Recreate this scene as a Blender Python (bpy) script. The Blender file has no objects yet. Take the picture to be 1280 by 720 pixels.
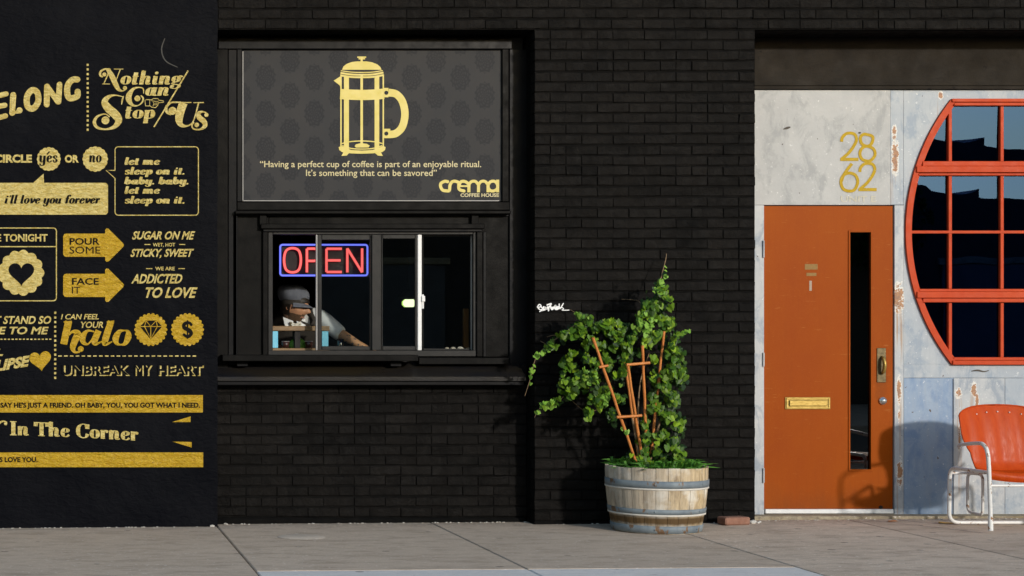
import bpy, bmesh, math, random
from mathutils import Vector, Matrix, noise
R = math.radians
rnd = random.Random(7)
SC = bpy.context.scene
COL = SC.collection

# ------------------------------------------------------------------ camera, sky, sun, exposure
CAMX, CAMY, CAMZ, FPX, VX, VY = -3.087, -11.0, 1.24, 2013.0, 75.0, 430.0
cd = bpy.data.cameras.new('camera'); cam = bpy.data.objects.new('camera', cd); COL.objects.link(cam)
cam.location = (CAMX, CAMY, CAMZ); cam.rotation_euler = (R(90), 0, 0)
cd.sensor_width = 36.0; cd.lens = 36.0 * FPX / 1280.0
cd.shift_x = (640 - VX) / 1280.0; cd.shift_y = (VY - 360) / 1280.0
cd.clip_start = 0.1; cd.clip_end = 3000
SC.camera = cam

SUN_AZ, SUN_EL = 24.0, 15.0           # degrees to the right of the facade's normal, and above the horizon
w = bpy.data.worlds.new('World'); SC.world = w; w.use_nodes = True
nt = w.node_tree; bg = nt.nodes['Background']
sky = nt.nodes.new('ShaderNodeTexSky'); sky.sky_type = 'NISHITA'; sky.sun_disc = False
sky.sun_elevation = R(SUN_EL); sky.sun_rotation = R(180 - SUN_AZ)
sky.air_density = 1.5; sky.dust_density = 1.6; sky.ozone_density = 2.5; sky.altitude = 200
nt.links.new(sky.outputs[0], bg.inputs[0]); bg.inputs[1].default_value = 0.15
ld = bpy.data.lights.new('sun', 'SUN'); lo = bpy.data.objects.new('sun', ld); COL.objects.link(lo)
ld.energy = 2.0; ld.angle = R(2.8); ld.color = (1.0, 0.95, 0.88)
sd = Vector((math.sin(R(SUN_AZ)) * math.cos(R(SUN_EL)), -math.cos(R(SUN_AZ)) * math.cos(R(SUN_EL)), math.sin(R(SUN_EL))))
lo.rotation_euler = sd.to_track_quat('Z', 'Y').to_euler(); lo.location = (10, -20, 12)
vs = SC.view_settings; vs.view_transform = 'Standard'; vs.look = 'None'; vs.exposure = 0.34; vs.gamma = 1.0
vs.use_curve_mapping = False
SC.cycles.max_bounces = 8; SC.cycles.transparent_max_bounces = 12
SC.cycles.caustics_reflective = False; SC.cycles.caustics_refractive = False

# ------------------------------------------------------------------ helpers
def PX(px, d=0.0): return CAMX + (px - VX) * (11.0 + d) / FPX      # photograph column -> x at depth d behind the wall plane
def PZ(py, d=0.0): return CAMZ + (VY - py) * (11.0 + d) / FPX
def P(px, py, d=0.0): return Vector((PX(px, d), d, PZ(py, d)))
def ground(x): return 0.0075 * (x + 2.0) - .008

class MB:
    def __init__(s): s.v = []; s.f = []; s.sm = []
    def add(s, vs_, fs, smooth=False):
        n = len(s.v); s.v += [tuple(p) for p in vs_]
        for f in fs: s.f.append(tuple(i + n for i in f)); s.sm.append(smooth)
        return s
    def box(s, x0, x1, y0, y1, z0, z1, bev=0.0):
        if x0 > x1: x0, x1 = x1, x0
        if y0 > y1: y0, y1 = y1, y0
        if z0 > z1: z0, z1 = z1, z0
        bev = min(bev, (x1-x0)*.45, (y1-y0)*.45, (z1-z0)*.45)
        if bev <= 0:
            v = [(x, y, z) for x in (x0, x1) for y in (y0, y1) for z in (z0, z1)]
            return s.add(v, [(0,1,3,2),(4,6,7,5),(0,4,5,1),(2,3,7,6),(0,2,6,4),(1,5,7,3)])
        bm = bmesh.new()
        vv = [bm.verts.new((x, y, z)) for x in (x0, x1) for y in (y0, y1) for z in (z0, z1)]
        for f in [(0,1,3,2),(4,6,7,5),(0,4,5,1),(2,3,7,6),(0,2,6,4),(1,5,7,3)]: bm.faces.new([vv[i] for i in f])
        bmesh.ops.bevel(bm, geom=bm.edges[:], offset=bev, segments=1, affect='EDGES')
        bm.verts.index_update()
        s.add([v.co[:] for v in bm.verts], [[v.index for v in f.verts] for f in bm.faces]); bm.free()
        return s
    def pbox(s, x0, x1, y0, y1, da, db, bev=0.003, dref=None):      # box from photograph columns/rows at front depth da
        d = da if dref is None else dref
        return s.box(PX(x0, d), PX(x1, d), da, db, PZ(y1, d), PZ(y0, d), bev)
    def prism(s, pts, y0, y1):                                      # outline in x,z extruded along y
        n = len(pts)
        v = [(p[0], y0, p[1]) for p in pts] + [(p[0], y1, p[1]) for p in pts]
        return s.add(v, [tuple(range(n)), tuple(range(2*n-1, n-1, -1))] + [(i, i+n, (i+1) % n + n, (i+1) % n) for i in range(n)])
    def tube(s, pts, r, n=8, cap=True, smooth=True, closed=False):
        pts = [Vector(p) for p in pts]; m = len(pts)
        rr = r if isinstance(r, (list, tuple)) else [r] * m
        rings = []; prev = None
        for i, p in enumerate(pts):
            if closed: t = pts[(i+1) % m] - pts[i-1]
            else: t = pts[min(i+1, m-1)] - pts[max(i-1, 0)]
            t.normalize()
            if prev is None: a = t.orthogonal().normalized()
            else:
                a = prev - t * prev.dot(t)
                a = a.normalized() if a.length > 1e-6 else t.orthogonal().normalized()
            prev = a; b = t.cross(a)
            rings.append([p + (a * math.cos(k*2*math.pi/n) + b * math.sin(k*2*math.pi/n)) * rr[i] for k in range(n)])
        v = [q for ring in rings for q in ring]; f = []
        for i in range(m if closed else m-1):
            j = (i+1) % m
            f += [(i*n+k, i*n+(k+1) % n, j*n+(k+1) % n, j*n+k) for k in range(n)]
        s.add(v, f, smooth)
        if cap and not closed: s.add(rings[0], [tuple(range(n-1, -1, -1))]); s.add(rings[-1], [tuple(range(n))])
        return s
    def lathe(s, c, prof, n=24, a0=0.0, a1=2*math.pi, smooth=True):
        full = abs(a1 - a0 - 2*math.pi) < 1e-6; m = n if full else n + 1
        v = []
        for r, z in prof:
            for k in range(m):
                a = a0 + (a1 - a0) * k / n
                v.append((c[0] + r*math.cos(a), c[1] + r*math.sin(a), c[2] + z))
        f = []
        for i in range(len(prof)-1):
            for k in range(n):
                k2 = (k+1) % m
                f.append((i*m+k, i*m+k2, (i+1)*m+k2, (i+1)*m+k))
        return s.add(v, f, smooth)
    def sphere(s, c, r, n=12, m=8, sc=(1,1,1)):
        v = []; f = []
        for i in range(m+1):
            t = math.pi * i / m
            for k in range(n):
                a = 2*math.pi*k/n
                v.append((c[0]+r*sc[0]*math.sin(t)*math.cos(a), c[1]+r*sc[1]*math.sin(t)*math.sin(a), c[2]+r*sc[2]*math.cos(t)))
        for i in range(m):
            for k in range(n): f.append((i*n+k, (i+1)*n+k, (i+1)*n+(k+1) % n, i*n+(k+1) % n))
        return s.add(v, f, True)
    def build(s, name, m, parent=None, flip=False):
        off = Vector(parent.matrix_basis.translation) if parent is not None else Vector((0,0,0))
        p = parent
        while p is not None and p.parent is not None: p = p.parent; off += Vector(p.location)
        me = bpy.data.meshes.new(name)
        me.from_pydata([(a[0]-off.x, a[1]-off.y, a[2]-off.z) for a in s.v], [], s.f)
        me.polygons.foreach_set('use_smooth', s.sm)
        me.materials.append(m); me.update()
        o = bpy.data.objects.new(name, me); COL.objects.link(o); o.parent = parent
        return o

def tag(o, label=None, cat=None, group=None, kind=None):
    if label: o['label'] = label
    if cat: o['category'] = cat
    if group: o['group'] = group
    if kind: o['kind'] = kind
    return o
def thing(name, loc, label, cat, group=None):
    o = bpy.data.objects.new(name, None); COL.objects.link(o); o.location = loc; o.empty_display_size = .1
    return tag(o, label, cat, group)

def smooth_path(pts, k=6, closed=False):                            # Catmull-Rom through points of any dimension
    n = len(pts); out = []
    if n < 3 and not closed: return [tuple(map(float, p)) for p in pts]
    for i in range(n if closed else n-1):
        if closed: p0, p1, p2, p3 = pts[i-1], pts[i], pts[(i+1) % n], pts[(i+2) % n]
        else: p0, p1, p2, p3 = pts[max(i-1,0)], pts[i], pts[i+1], pts[min(i+2,n-1)]
        for j in range(k):
            t = j / k
            out.append(tuple(.5*((2*b)+(-a+c)*t+(2*a-5*b+4*c-d)*t*t+(-a+3*b-3*c+d)*t**3) for a, b, c, d in zip(p0, p1, p2, p3)))
    if not closed: out.append(tuple(map(float, pts[-1])))
    return out

# ------------------------------------------------------------------ materials
MATS = {}
class NG:
    def __init__(s, name):
        s.m = bpy.data.materials.new(name); s.m.use_nodes = True; s.t = s.m.node_tree; s.n = s.t.nodes; s.l = s.t.links
        s.b = s.n['Principled BSDF']; MATS[name] = s.m
    def new(s, ty, **kw):
        o = s.n.new(ty)
        for k, v in kw.items(): setattr(o, k, v)
        return o
    def link(s, a, b): s.l.new(a, b)
    def pos(s, scale=(1,1,1), obj=False):
        g = s.new('ShaderNodeTexCoord').outputs['Object'] if obj else s.new('ShaderNodeNewGeometry').outputs['Position']
        mp = s.new('ShaderNodeMapping'); mp.inputs['Scale'].default_value = scale; s.link(g, mp.inputs[0]); return mp.outputs[0]
    def noise(s, vec, scale, detail=5, rough=.6, dist=0.0):
        o = s.new('ShaderNodeTexNoise'); o.inputs['Scale'].default_value = scale; o.inputs['Detail'].default_value = detail
        o.inputs['Roughness'].default_value = rough; o.inputs['Distortion'].default_value = dist
        s.link(vec, o.inputs['Vector']); return o.outputs[0]
    def ramp(s, fac, stops):
        o = s.new('ShaderNodeValToRGB'); e = o.color_ramp.elements
        while len(e) < len(stops): e.new(.5)
        for i, (p, c) in enumerate(stops):
            e[i].position = p
            c = (c, c, c) if isinstance(c, (int, float)) else c
            e[i].color = (c[0], c[1], c[2], 1)
        s.link(fac, o.inputs[0]); return o.outputs[0]
    def mix(s, fac, a, b, mode='MIX'):
        o = s.new('ShaderNodeMix', data_type='RGBA', blend_type=mode)
        if isinstance(fac, (int, float)): o.inputs[0].default_value = fac
        else: s.link(fac, o.inputs[0])
        for i, v in ((6, a), (7, b)):
            if isinstance(v, tuple): o.inputs[i].default_value = (v[0], v[1], v[2], 1)
            else: s.link(v, o.inputs[i])
        return o.outputs[2]
    def math(s, op, a, b=None, c=None):
        o = s.new('ShaderNodeMath', operation=op)
        for i, v in enumerate((a, b, c)):
            if v is None: continue
            if isinstance(v, (int, float)): o.inputs[i].default_value = v
            else: s.link(v, o.inputs[i])
        return o.outputs[0]
    def sep(s, vec):
        o = s.new('ShaderNodeSeparateXYZ'); s.link(vec, o.inputs[0]); return o.outputs
    def bump(s, h, strength=.5, dist=.01, prev=None):
        o = s.new('ShaderNodeBump'); o.inputs['Strength'].default_value = strength; o.inputs['Distance'].default_value = dist
        s.link(h, o.inputs['Height'])
        if prev is not None: s.link(prev, o.inputs['Normal'])
        return o.outputs[0]
    def base(s, c):
        if isinstance(c, tuple): s.b.inputs['Base Color'].default_value = (c[0], c[1], c[2], 1)
        else: s.link(c, s.b.inputs['Base Color'])
    def set(s, rough=None, metal=None, normal=None, spec=None):
        for k, v in (('Roughness', rough), ('Metallic', metal), ('Specular IOR Level', spec)):
            if v is None: continue
            if isinstance(v, (int, float)): s.b.inputs[k].default_value = v
            else: s.link(v, s.b.inputs[k])
        if normal is not None: s.link(normal, s.b.inputs['Normal'])
        return s.m

def generic(name, c1, c2, scale=8, rough=.6, metal=0.0, bscale=60, bstr=.25, bdist=.003, spec=.5, detail=6, stretch=(1,1,1), speck=None):
    g = NG(name); p = g.pos(stretch)
    n = g.noise(p, scale, detail)
    col = g.mix(g.ramp(n, [(.3, 0.0), (.7, 1.0)]), c1, c2)
    if speck:
        col = g.mix(g.ramp(g.noise(p, speck[1], 3), [(speck[2], 0.0), (speck[2]+.04, 1.0)]), col, speck[0])
    g.base(col)
    r = g.ramp(g.noise(p, scale*2.3, 4), [(.3, max(rough-.12, 0)), (.7, min(rough+.12, 1))])
    return g.set(r, metal, g.bump(g.noise(p, bscale, 5), bstr, bdist), spec)

def mk_brick(name, a, b):
    g = NG(name); p = g.pos()
    oi = g.new('ShaderNodeObjectInfo').outputs['Random']
    col = g.mix(oi, a, b)
    col = g.mix(g.ramp(g.noise(p, 3.0, 6), [(.35, 0.0), (.7, .55)]), col, (.013, .011, .0095))
    col = g.mix(g.ramp(g.noise(p, 90, 2), [(.73, 0.0), (.78, .4)]), col, (.05, .042, .036))
    g.base(col)
    h1 = g.noise(p, 28, 5, .6); h2 = g.noise(p, 150, 4, .7)
    nb = g.bump(h2, .6, .003, g.bump(h1, .9, .012))
    return g.set(g.ramp(g.noise(p, 14, 4), [(.3, .5), (.7, .85)]), 0, nb, .07)
M_BRICK = mk_brick('black painted brick', (.0030, .0028, .0027), (.0075, .0068, .0064))
M_MORTAR = generic('black painted mortar', (.0035, .0035, .0035), (.007, .0065, .006), 12, .85, spec=.05, bscale=80, bstr=.5, bdist=.004)

def mk_plaster(name, gold=None, dark=None):
    g = NG(name); p = g.pos()
    if gold:
        col = g.mix(g.ramp(g.noise(g.pos((1,1,2.2)), 26, 5, .65, .5), [(.44, 0.0), (.56, 1.0)]), gold[0], gold[1])
        col = g.mix(g.ramp(g.noise(p, 160, 3), [(.60, 0.0), (.70, .55)]), col, gold[2])
        zz = g.sep(g.pos())[2]
        col = g.mix(g.ramp(g.noise(g.pos((1,1,2.5)), 45, 5, .7), [(.64, 0.0), (.68, .9)]), col, (.03, .027, .02))
        rough = .40
    else:
        col = g.mix(g.ramp(g.noise(p, 2.2, 6), [(.35, 0.0), (.7, 1.0)]), (.0012, .0016, .0034), (.0036, .0040, .0060))
        col = g.mix(g.ramp(g.noise(p, 60, 3), [(.72, 0.0), (.78, .3)]), col, (.035, .032, .03))
        rough = .6
    g.base(col)
    h0 = g.noise(p, 4.0, 4, .5); h1 = g.noise(g.pos((1,1,2.0)), 17, 5, .6, .8); h2 = g.noise(p, 95, 4, .6)
    nb = g.bump(h2, .35, .002, g.bump(h1, 1.0 if gold else .45, .020 if gold else .012, g.bump(h0, .6, .03)))
    return g.set(rough, 0, nb, .25 if gold else .055)
M_PLASTER = mk_plaster('black painted plaster')
M_GOLD = mk_plaster('pale gold paint', ((.45, .335, .085), (.57, .465, .17), (.76, .69, .40)))
M_GOLD2 = mk_plaster('deep gold paint', ((.40, .235, .004), (.47, .295, .012), (.66, .53, .20)))
M_INK = generic('black ink on gold', (.005, .005, .005), (.012, .010, .008), 40, .7, spec=.05)

M_FRAME = generic('black painted wood', (.0036, .0034, .0033), (.0072, .0066, .0060), 5, .5, spec=.06, bscale=70, bstr=.3, bdist=.002, speck=((.05,.045,.04), 70, .74))
M_FRAME2 = generic('black painted trim', (.0045, .0045, .0052), (.009, .009, .010), 6, .42, spec=.09, bscale=50, bstr=.2, bdist=.002)
M_SILL = generic('worn black sill', (.007, .008, .012), (.022, .017, .010), 3, .36, spec=.16, bscale=60, bstr=.3, bdist=.003, stretch=(.6,1,3), speck=((.16,.13,.09), 80, .76))
M_ALU = generic('dark bronze sash', (.018, .0175, .017), (.026, .025, .024), 10, .45, 0.0, spec=.15, bscale=100, bstr=.1)
M_WHITE = generic('white sash paint', (.70, .70, .70), (.8, .8, .79), 20, .35, bstr=.1)
M_EDGE = generic('grey sash edge', (.24, .235, .23), (.32, .31, .30), 20, .4, bstr=.1)
M_BEAM = generic('dark weathered beam', (.016, .0135, .011), (.028, .023, .018), 4, .7, spec=.08, bscale=50, bstr=.5, bdist=.005, speck=((.012,.010,.009), 14, .66))
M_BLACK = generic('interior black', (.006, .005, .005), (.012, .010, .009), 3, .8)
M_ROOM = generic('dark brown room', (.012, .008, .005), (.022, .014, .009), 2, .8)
M_COUNTER = generic('dark counter top', (.04, .038, .036), (.07, .065, .06), 6, .4)
M_WOOD = generic('brown board', (.13, .075, .03), (.24, .14, .055), 7, .55, stretch=(1,1,9), bscale=60, bstr=.3)
M_BLUE = generic('sky blue carton', (.13, .48, .68), (.17, .55, .75), 10, .5)

def mk_concrete(name, a, b, c):
    g = NG(name); p = g.pos()
    col = g.mix(g.ramp(g.noise(g.pos((.5,1,1)), 1.3, 6, .6), [(.3, 0.0), (.7, 1.0)]), a, b)
    col = g.mix(g.ramp(g.noise(g.pos((.7,1.6,1)), 5, 6, .7), [(.48, 0.0), (.66, .75)]), col, c)
    col = g.mix(g.ramp(g.noise(g.pos((.5,3,1)), 16, 5, .7), [(.52, 0.0), (.68, .6)]), col, c)
    col = g.mix(g.ramp(g.noise(p, 220, 2), [(.35, .5), (.6, 0.0)]), col, c)
    col = g.mix(g.ramp(g.noise(g.pos((1,3,1)), 9, 4, .6), [(.655, 0.0), (.69, .65)]), col, (.15, .12, .10))
    vo = g.new('ShaderNodeTexVoronoi'); vo.inputs['Scale'].default_value = 3.2; vo.inputs['Randomness'].default_value = 1.0; g.link(p, vo.inputs['Vector'])
    col = g.mix(g.ramp(vo.outputs['Distance'], [(.070, .6), (.085, 0.0)]), col, (.10, .09, .08))
    col = g.mix(g.ramp(g.noise(p, 40, 2), [(.66, 0.0), (.68, .8)]), col, (.80, .74, .67))
    Y = g.sep(g.pos())[1]                                   # grit gathers in the last hand's breadth before the wall
    grit = g.math('MULTIPLY', g.ramp(g.math('ADD', Y, g.math('MULTIPLY', g.noise(p, 5, 4), .35)), [(.0, 0.0), (.25, 1.0)]), g.ramp(g.noise(p, 34, 4), [(.42, 0.0), (.58, .55)]))
    col = g.mix(grit, col, (.17, .14, .115))
    ri = g.new('ShaderNodeObjectInfo').outputs['Random']
    col = g.mix(g.math('MULTIPLY', ri, .25), col, c)
    g.base(col)
    return g.set(.85, 0, g.bump(g.noise(p, 250, 3), .4, .002, g.bump(g.noise(p, 6, 5), .35, .012)), .2)
M_CONC = mk_concrete('sidewalk concrete', (.62, .505, .40), (.72, .595, .48), (.36, .285, .22))
M_CONC2 = mk_concrete('pale concrete', (.72, .70, .68), (.78, .76, .74), (.60, .58, .56))
M_JOINT = generic('dirt in joints', (.05, .043, .037), (.10, .085, .07), 10, .95)
M_STEP = mk_concrete('threshold concrete', (.42, .36, .25), (.50, .44, .33), (.22, .17, .10))
M_ASPHALT = generic('asphalt', (.045, .045, .046), (.06, .059, .058), 3, .9, bscale=200, bstr=.5)

# pale steel wall with rust showing where paint flaked
def mk_steel(name, a, b, c, rust_at=(), streak=True, chips=.70):
    g = NG(name); p = g.pos()
    n1 = g.noise(g.pos((1,1,.8)), 2.6, 7, .65, .6)
    col = g.mix(g.ramp(n1, [(.32, 0.0), (.66, 1.0)]), a, b)
    col = g.mix(g.ramp(g.noise(g.pos((1,1,.6)), 7, 6, .7, .4), [(.50, 0.0), (.62, .75)]), col, c)
    if streak: col = g.mix(g.ramp(g.noise(g.pos((9,9,.9)), 5, 4), [(.48, 0.0), (.75, .4)]), col, (.30, .34, .39))
    col = g.mix(g.ramp(g.noise(p, 48, 4, .7), [(.64, 0.0), (.70, .7)]), col, (.80, .80, .78))
    col = g.mix(g.ramp(g.noise(p, 24, 2), [(chips+.03, 0.0), (chips+.05, 1.0)]), col, (.08, .06, .05))
    X, _, Z = g.sep(g.pos())
    edge = g.math('ADD', g.math('MULTIPLY', g.noise(p, 26, 5, .75), .7), g.math('MULTIPLY', g.noise(p, 95, 3, .7), .3))
    tot = None; runs = None
    for (px, py, rx, rz) in rust_at:
        cx, cz = PX(px, .3), PZ(py, .3)
        ex = g.math('DIVIDE', g.math('SUBTRACT', X, cx), rx / 178.0); ez = g.math('DIVIDE', g.math('SUBTRACT', Z, cz), rz / 178.0)
        r2 = g.math('ADD', g.math('MULTIPLY', ex, ex), g.math('MULTIPLY', ez, ez))
        k = g.math('SUBTRACT', 2.35, g.math('ADD', r2, g.math('MULTIPLY', edge, 3.7)))
        tot = k if tot is None else g.math('MAXIMUM', tot, k)
        ez2 = g.math('DIVIDE', g.math('SUBTRACT', Z, cz-(rz+16)/178.0), (rz+26)/178.0); ex2 = g.math('MULTIPLY', ex, .8)
        kr = g.math('SUBTRACT', 1.0, g.math('ADD', g.math('MULTIPLY', ex2, ex2), g.math('MULTIPLY', ez2, ez2)))
        runs = kr if runs is None else g.math('MAXIMUM', runs, kr)
    hb = None
    if tot is not None:
        halo = g.ramp(g.math('SUBTRACT', tot, g.math('MULTIPLY', g.noise(p, 130, 2), .22)), [(0.0, 0.0), (.03, .9)]); core = g.ramp(tot, [(.12, 0.0), (.16, 1.0)])
        # flaked paint: pale scar first, rust within
        tot2 = g.math('ADD', tot, .22)
        col = g.mix(g.ramp(tot2, [(0.0, 0.0), (.05, .85)]), col, (.74, .72, .67))
        rustc = g.mix(g.ramp(g.noise(p, 60, 4), [(.35, 0.0), (.65, 1.0)]), (.42, .17, .035), (.20, .075, .03))
        col = g.mix(halo, col, rustc)
        hb = halo
        run = g.math('MULTIPLY', g.ramp(runs, [(0.0, 0.0), (.9, 1.0)]), g.ramp(g.noise(g.pos((45,45,2.2)), 1.0, 4, .6), [(.48, 0.0), (.64, .75)]))
        col = g.mix(run, col, (.34, .19, .09))
    g.base(col)
    nb = g.bump(g.noise(p, 10, 5), .35, .008, None); nb = g.bump(edge, .25, .003, nb)
    return g.set(.55, 0, nb, .4)
RUSTS = [(1122,372,9,24),(1118,165,4,13),(1119,198,6,28),(1123,488,3.5,22),(1124,592,5,24),(1197,491,6,9),(1217,488,5,12),(1221,500,3,12),(1176,119,4,6),(1123,520,2,10),(1199,548,3,20)]
M_STEELB = mk_steel('blue grey steel', (.33, .375, .43), (.45, .47, .49), (.24, .30, .38), RUSTS)
M_STEELW = mk_steel('off white steel', (.375, .378, .38), (.45, .45, .445), (.28, .29, .295), (), streak=False)
M_STEELJ = mk_steel('door jamb paint', (.40, .43, .46), (.52, .52, .52), (.22, .27, .34), RUSTS)
M_STEELL = mk_steel('shadow blue steel', (.20, .29, .43), (.30, .37, .47), (.15, .24, .40), RUSTS)  # blue of the chair's shadow put into the lower panels' colour

def mk_door():
    g = NG('orange door paint'); p = g.pos()
    col = g.mix(g.ramp(g.noise(g.pos((1,1,.5)), 1.6, 5), [(.3, 0.0), (.7, 1.0)]), (.335, .070, .0025), (.285, .052, .003))
    col = g.mix(g.ramp(g.noise(g.pos((14,1,.5)), 4, 5, .7), [(.52, 0.0), (.72, .35)]), col, (.24, .045, .004))
    col = g.mix(g.ramp(g.noise(g.pos((1,1,7)), 9, 4, .6), [(.66, 0.0), (.70, .4)]), col, (.44, .16, .04))
    X, Y, Z = g.sep(g.pos())
    hx = g.math('DIVIDE', g.math('SUBTRACT', X, PX(1101,.3)), .09); hz = g.math('DIVIDE', g.math('SUBTRACT', Z, PZ(470,.3)), .30)
    hd_ = g.math('ADD', g.math('ADD', g.math('MULTIPLY', hx, hx), g.math('MULTIPLY', hz, hz)), g.math('MULTIPLY', g.noise(p, 9, 5), 1.2))
    col = g.mix(g.ramp(hd_, [(.6, .45), (1.5, 0.0)]), col, (.16, .045, .010))
    ft = g.math('ADD', Z, g.math('MULTIPLY', g.noise(g.pos((3,1,1)), 6, 5), .5))
    col = g.mix(g.ramp(ft, [(.30, .45), (.50, 0.0)]), col, (.20, .055, .012))
    col = g.mix(g.ramp(g.noise(p, 130, 3), [(.55, 0.0), (.75, .35)]), col, (.40, .11, .012))
    g.base(col)
    return g.set(.5, 0, g.bump(g.noise(p, 170, 3), .25, .0015, g.bump(g.noise(p, 5, 3), .15, .01)), .07)
M_DOOR = mk_door()
M_DOORTRIM = generic('door slot trim', (.30, .07, .015), (.36, .09, .02), 20, .4)
M_RED = generic('coral red frame paint', (.46, .050, .014), (.53, .070, .020), 9, .5, spec=.12, bscale=90, bstr=.2, speck=((.75,.35,.25), 60, .74))
M_REDD = generic('dark red rebate', (.25, .03, .02), (.32, .045, .03), 9, .5)
M_BRASS = generic('aged brass', (.26, .17, .035), (.44, .31, .09), 40, .45, 0.7, bscale=60, bstr=.15, stretch=(1,1,2))
M_BRASSD = generic('dull brass', (.055, .042, .020), (.13, .10, .05), 30, .45, 0.7)
M_CHROME = generic('chrome', (.7,.7,.7), (.8,.8,.8), 20, .2, 0.9)
M_OCHRE = generic('ochre spray paint', (.40, .25, .004), (.47, .31, .010), 30, .6, speck=((.60,.55,.35), 90, .68), spec=.2)
M_GHOST = generic('faded ochre paint', (.44, .41, .30), (.52, .50, .45), 60, .6)
M_TAG = generic('white marker paint', (.8,.8,.8), (.85,.85,.85), 20, .6)
M_SEAT = generic('orange red enamel', (.44, .044, .002), (.50, .064, .004), 6, .42, spec=.16, bscale=40, bstr=.08, bdist=.002, stretch=(5,5,.8), speck=((.60,.25,.13), 40, .74))
M_TUBE = generic('chipped white enamel', (.68, .67, .65), (.78, .77, .75), 12, .35, bstr=.15, speck=((.26,.12,.04), 26, .61))
M_TERRA = generic('orange bamboo', (.50, .15, .025), (.60, .22, .05), 30, .55, stretch=(1,1,.3))
M_SOIL = generic('potting soil', (.02, .015, .010), (.05, .035, .022), 40, .95, bscale=90, bstr=1, bdist=.01)
M_HOOP = generic('galvanised hoop', (.13, .165, .20), (.25, .29, .31), 9, .65, 0.1, stretch=(1,1,.5), bscale=70, bstr=.3, speck=((.17,.10,.055), 13, .57))
M_HOOPLIT = generic('lit hoop edge', (.55, .52, .47), (.66, .62, .56), 40, .7)
def mk_stave():
    g = NG('weathered barrel oak'); p = g.pos()
    ri = g.new('ShaderNodeObjectInfo').outputs['Random']
    col = g.mix(g.ramp(ri, [(0.0, 0.0), (1.0, 1.0)]), (.50, .42, .31), (.62, .47, .27))
    col = g.mix(g.ramp(g.noise(g.pos((26,26,1.5)), 3, 5, .6), [(.40, 0.0), (.68, .8)]), col, (.30, .22, .13))
    col = g.mix(g.ramp(g.noise(g.pos((1,1,.35)), 13, 5, .7), [(.50, 0.0), (.64, .8)]), col, (.20, .13, .06))
    col = g.mix(g.ramp(g.noise(p, 6, 5), [(.50, 0.0), (.64, .85)]), col, (.74, .70, .62))
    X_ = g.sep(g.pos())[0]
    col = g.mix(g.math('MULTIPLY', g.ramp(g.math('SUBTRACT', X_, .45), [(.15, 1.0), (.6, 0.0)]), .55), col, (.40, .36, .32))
    # wine and damp stain below the second hoop
    Z = g.sep(g.pos())[2]
    st = g.math('MULTIPLY', g.ramp(g.math('ADD', Z, g.math('MULTIPLY', g.noise(p, 14, 4), .03)), [(.075, 0.0), (.10, 1.0)]), g.ramp(Z, [(.115, 1.0), (.135, 0.0)]))
    col = g.mix(st, col, (.10, .06, .025))
    g.base(col)
    return g.set(.75, 0, g.bump(g.noise(g.pos((30,30,2)), 4, 5), .6, .004), .25)
M_STAVE = mk_stave()
def mk_leaf(name, cols, rough=.38):
    g = NG(name)
    ri = g.new('ShaderNodeNewGeometry').outputs['Random Per Island']
    col = g.ramp(ri, [(i/(len(cols)-1), c) for i, c in enumerate(cols)])
    g.base(col); g.b.inputs['Subsurface Weight'].default_value = 0.0
    m = g.set(rough+.1, 0, None, .3)
    tr = g.new('ShaderNodeBsdfTranslucent'); g.link(g.mix(.5, col, (.25, .45, .04)), tr.inputs[0])
    mx = g.new('ShaderNodeMixShader'); mx.inputs[0].default_value = .10
    out = g.n['Material Output']; g.link(g.b.outputs[0], mx.inputs[1]); g.link(tr.outputs[0], mx.inputs[2]); g.link(mx.outputs[0], out.inputs[0])
    return m
M_LEAF = mk_leaf('ivy leaf', [(.035,.095,.004), (.085,.19,.007), (.015,.050,.004), (.17,.29,.010), (.045,.12,.005), (.008,.028,.004), (.24,.38,.016), (.03,.085,.006), (.12,.23,.008), (.012,.04,.004)])
M_LEAFD = mk_leaf('shaded ivy leaf', [(.007,.028,.005), (.018,.055,.007), (.005,.018,.004), (.03,.085,.008)])  # shade inside the foliage put into darker greens
M_LEAFY = mk_leaf('young ivy leaf', [(.16,.33,.03), (.24,.42,.06), (.10,.24,.02)])
M_STEM = generic('woody vine stem', (.16, .10, .05), (.30, .20, .11), 20, .8)
M_GRASS = mk_leaf('barrel undergrowth', [(.05,.17,.015), (.09,.26,.03), (.03,.10,.01)])

def mk_glass(name, refl, tint=(1,1,1), trans=(1,1,1), rough=0.0, bump=.0):
    g = NG(name); g.n.remove(g.b)
    tr = g.new('ShaderNodeBsdfTransparent'); tr.inputs[0].default_value = (*trans, 1)
    gl = g.new('ShaderNodeBsdfAnisotropic') if False else g.new('ShaderNodeBsdfGlossy'); gl.inputs['Color'].default_value = (*tint, 1); gl.inputs['Roughness'].default_value = rough
    if bump: g.link(g.bump(g.noise(g.pos(), 1.5, 2), bump, .004), gl.inputs['Normal'])
    fr = g.new('ShaderNodeFresnel'); fr.inputs[0].default_value = 1.5
    f = g.math('MINIMUM', g.math('ADD', fr.outputs[0], refl), 1.0)
    mx = g.new('ShaderNodeMixShader'); g.link(f, mx.inputs[0]); g.link(tr.outputs[0], mx.inputs[1]); g.link(gl.outputs[0], mx.inputs[2])
    g.link(mx.outputs[0], g.n['Material Output'].inputs[0]); return g.m
M_GLASS = mk_glass('window glass', 0.0, (1,1,1), (.93,.95,.94))
M_GLASSR = mk_glass('sky tinted glass', 0.26, (.048,.118,.36), (.22,.24,.26), bump=.15)  # blue of the reflected sky is put into the gloss tint
M_GLASSD = mk_glass('dark door glass', 0.05, (1,1,1), (.2,.2,.2))
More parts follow.
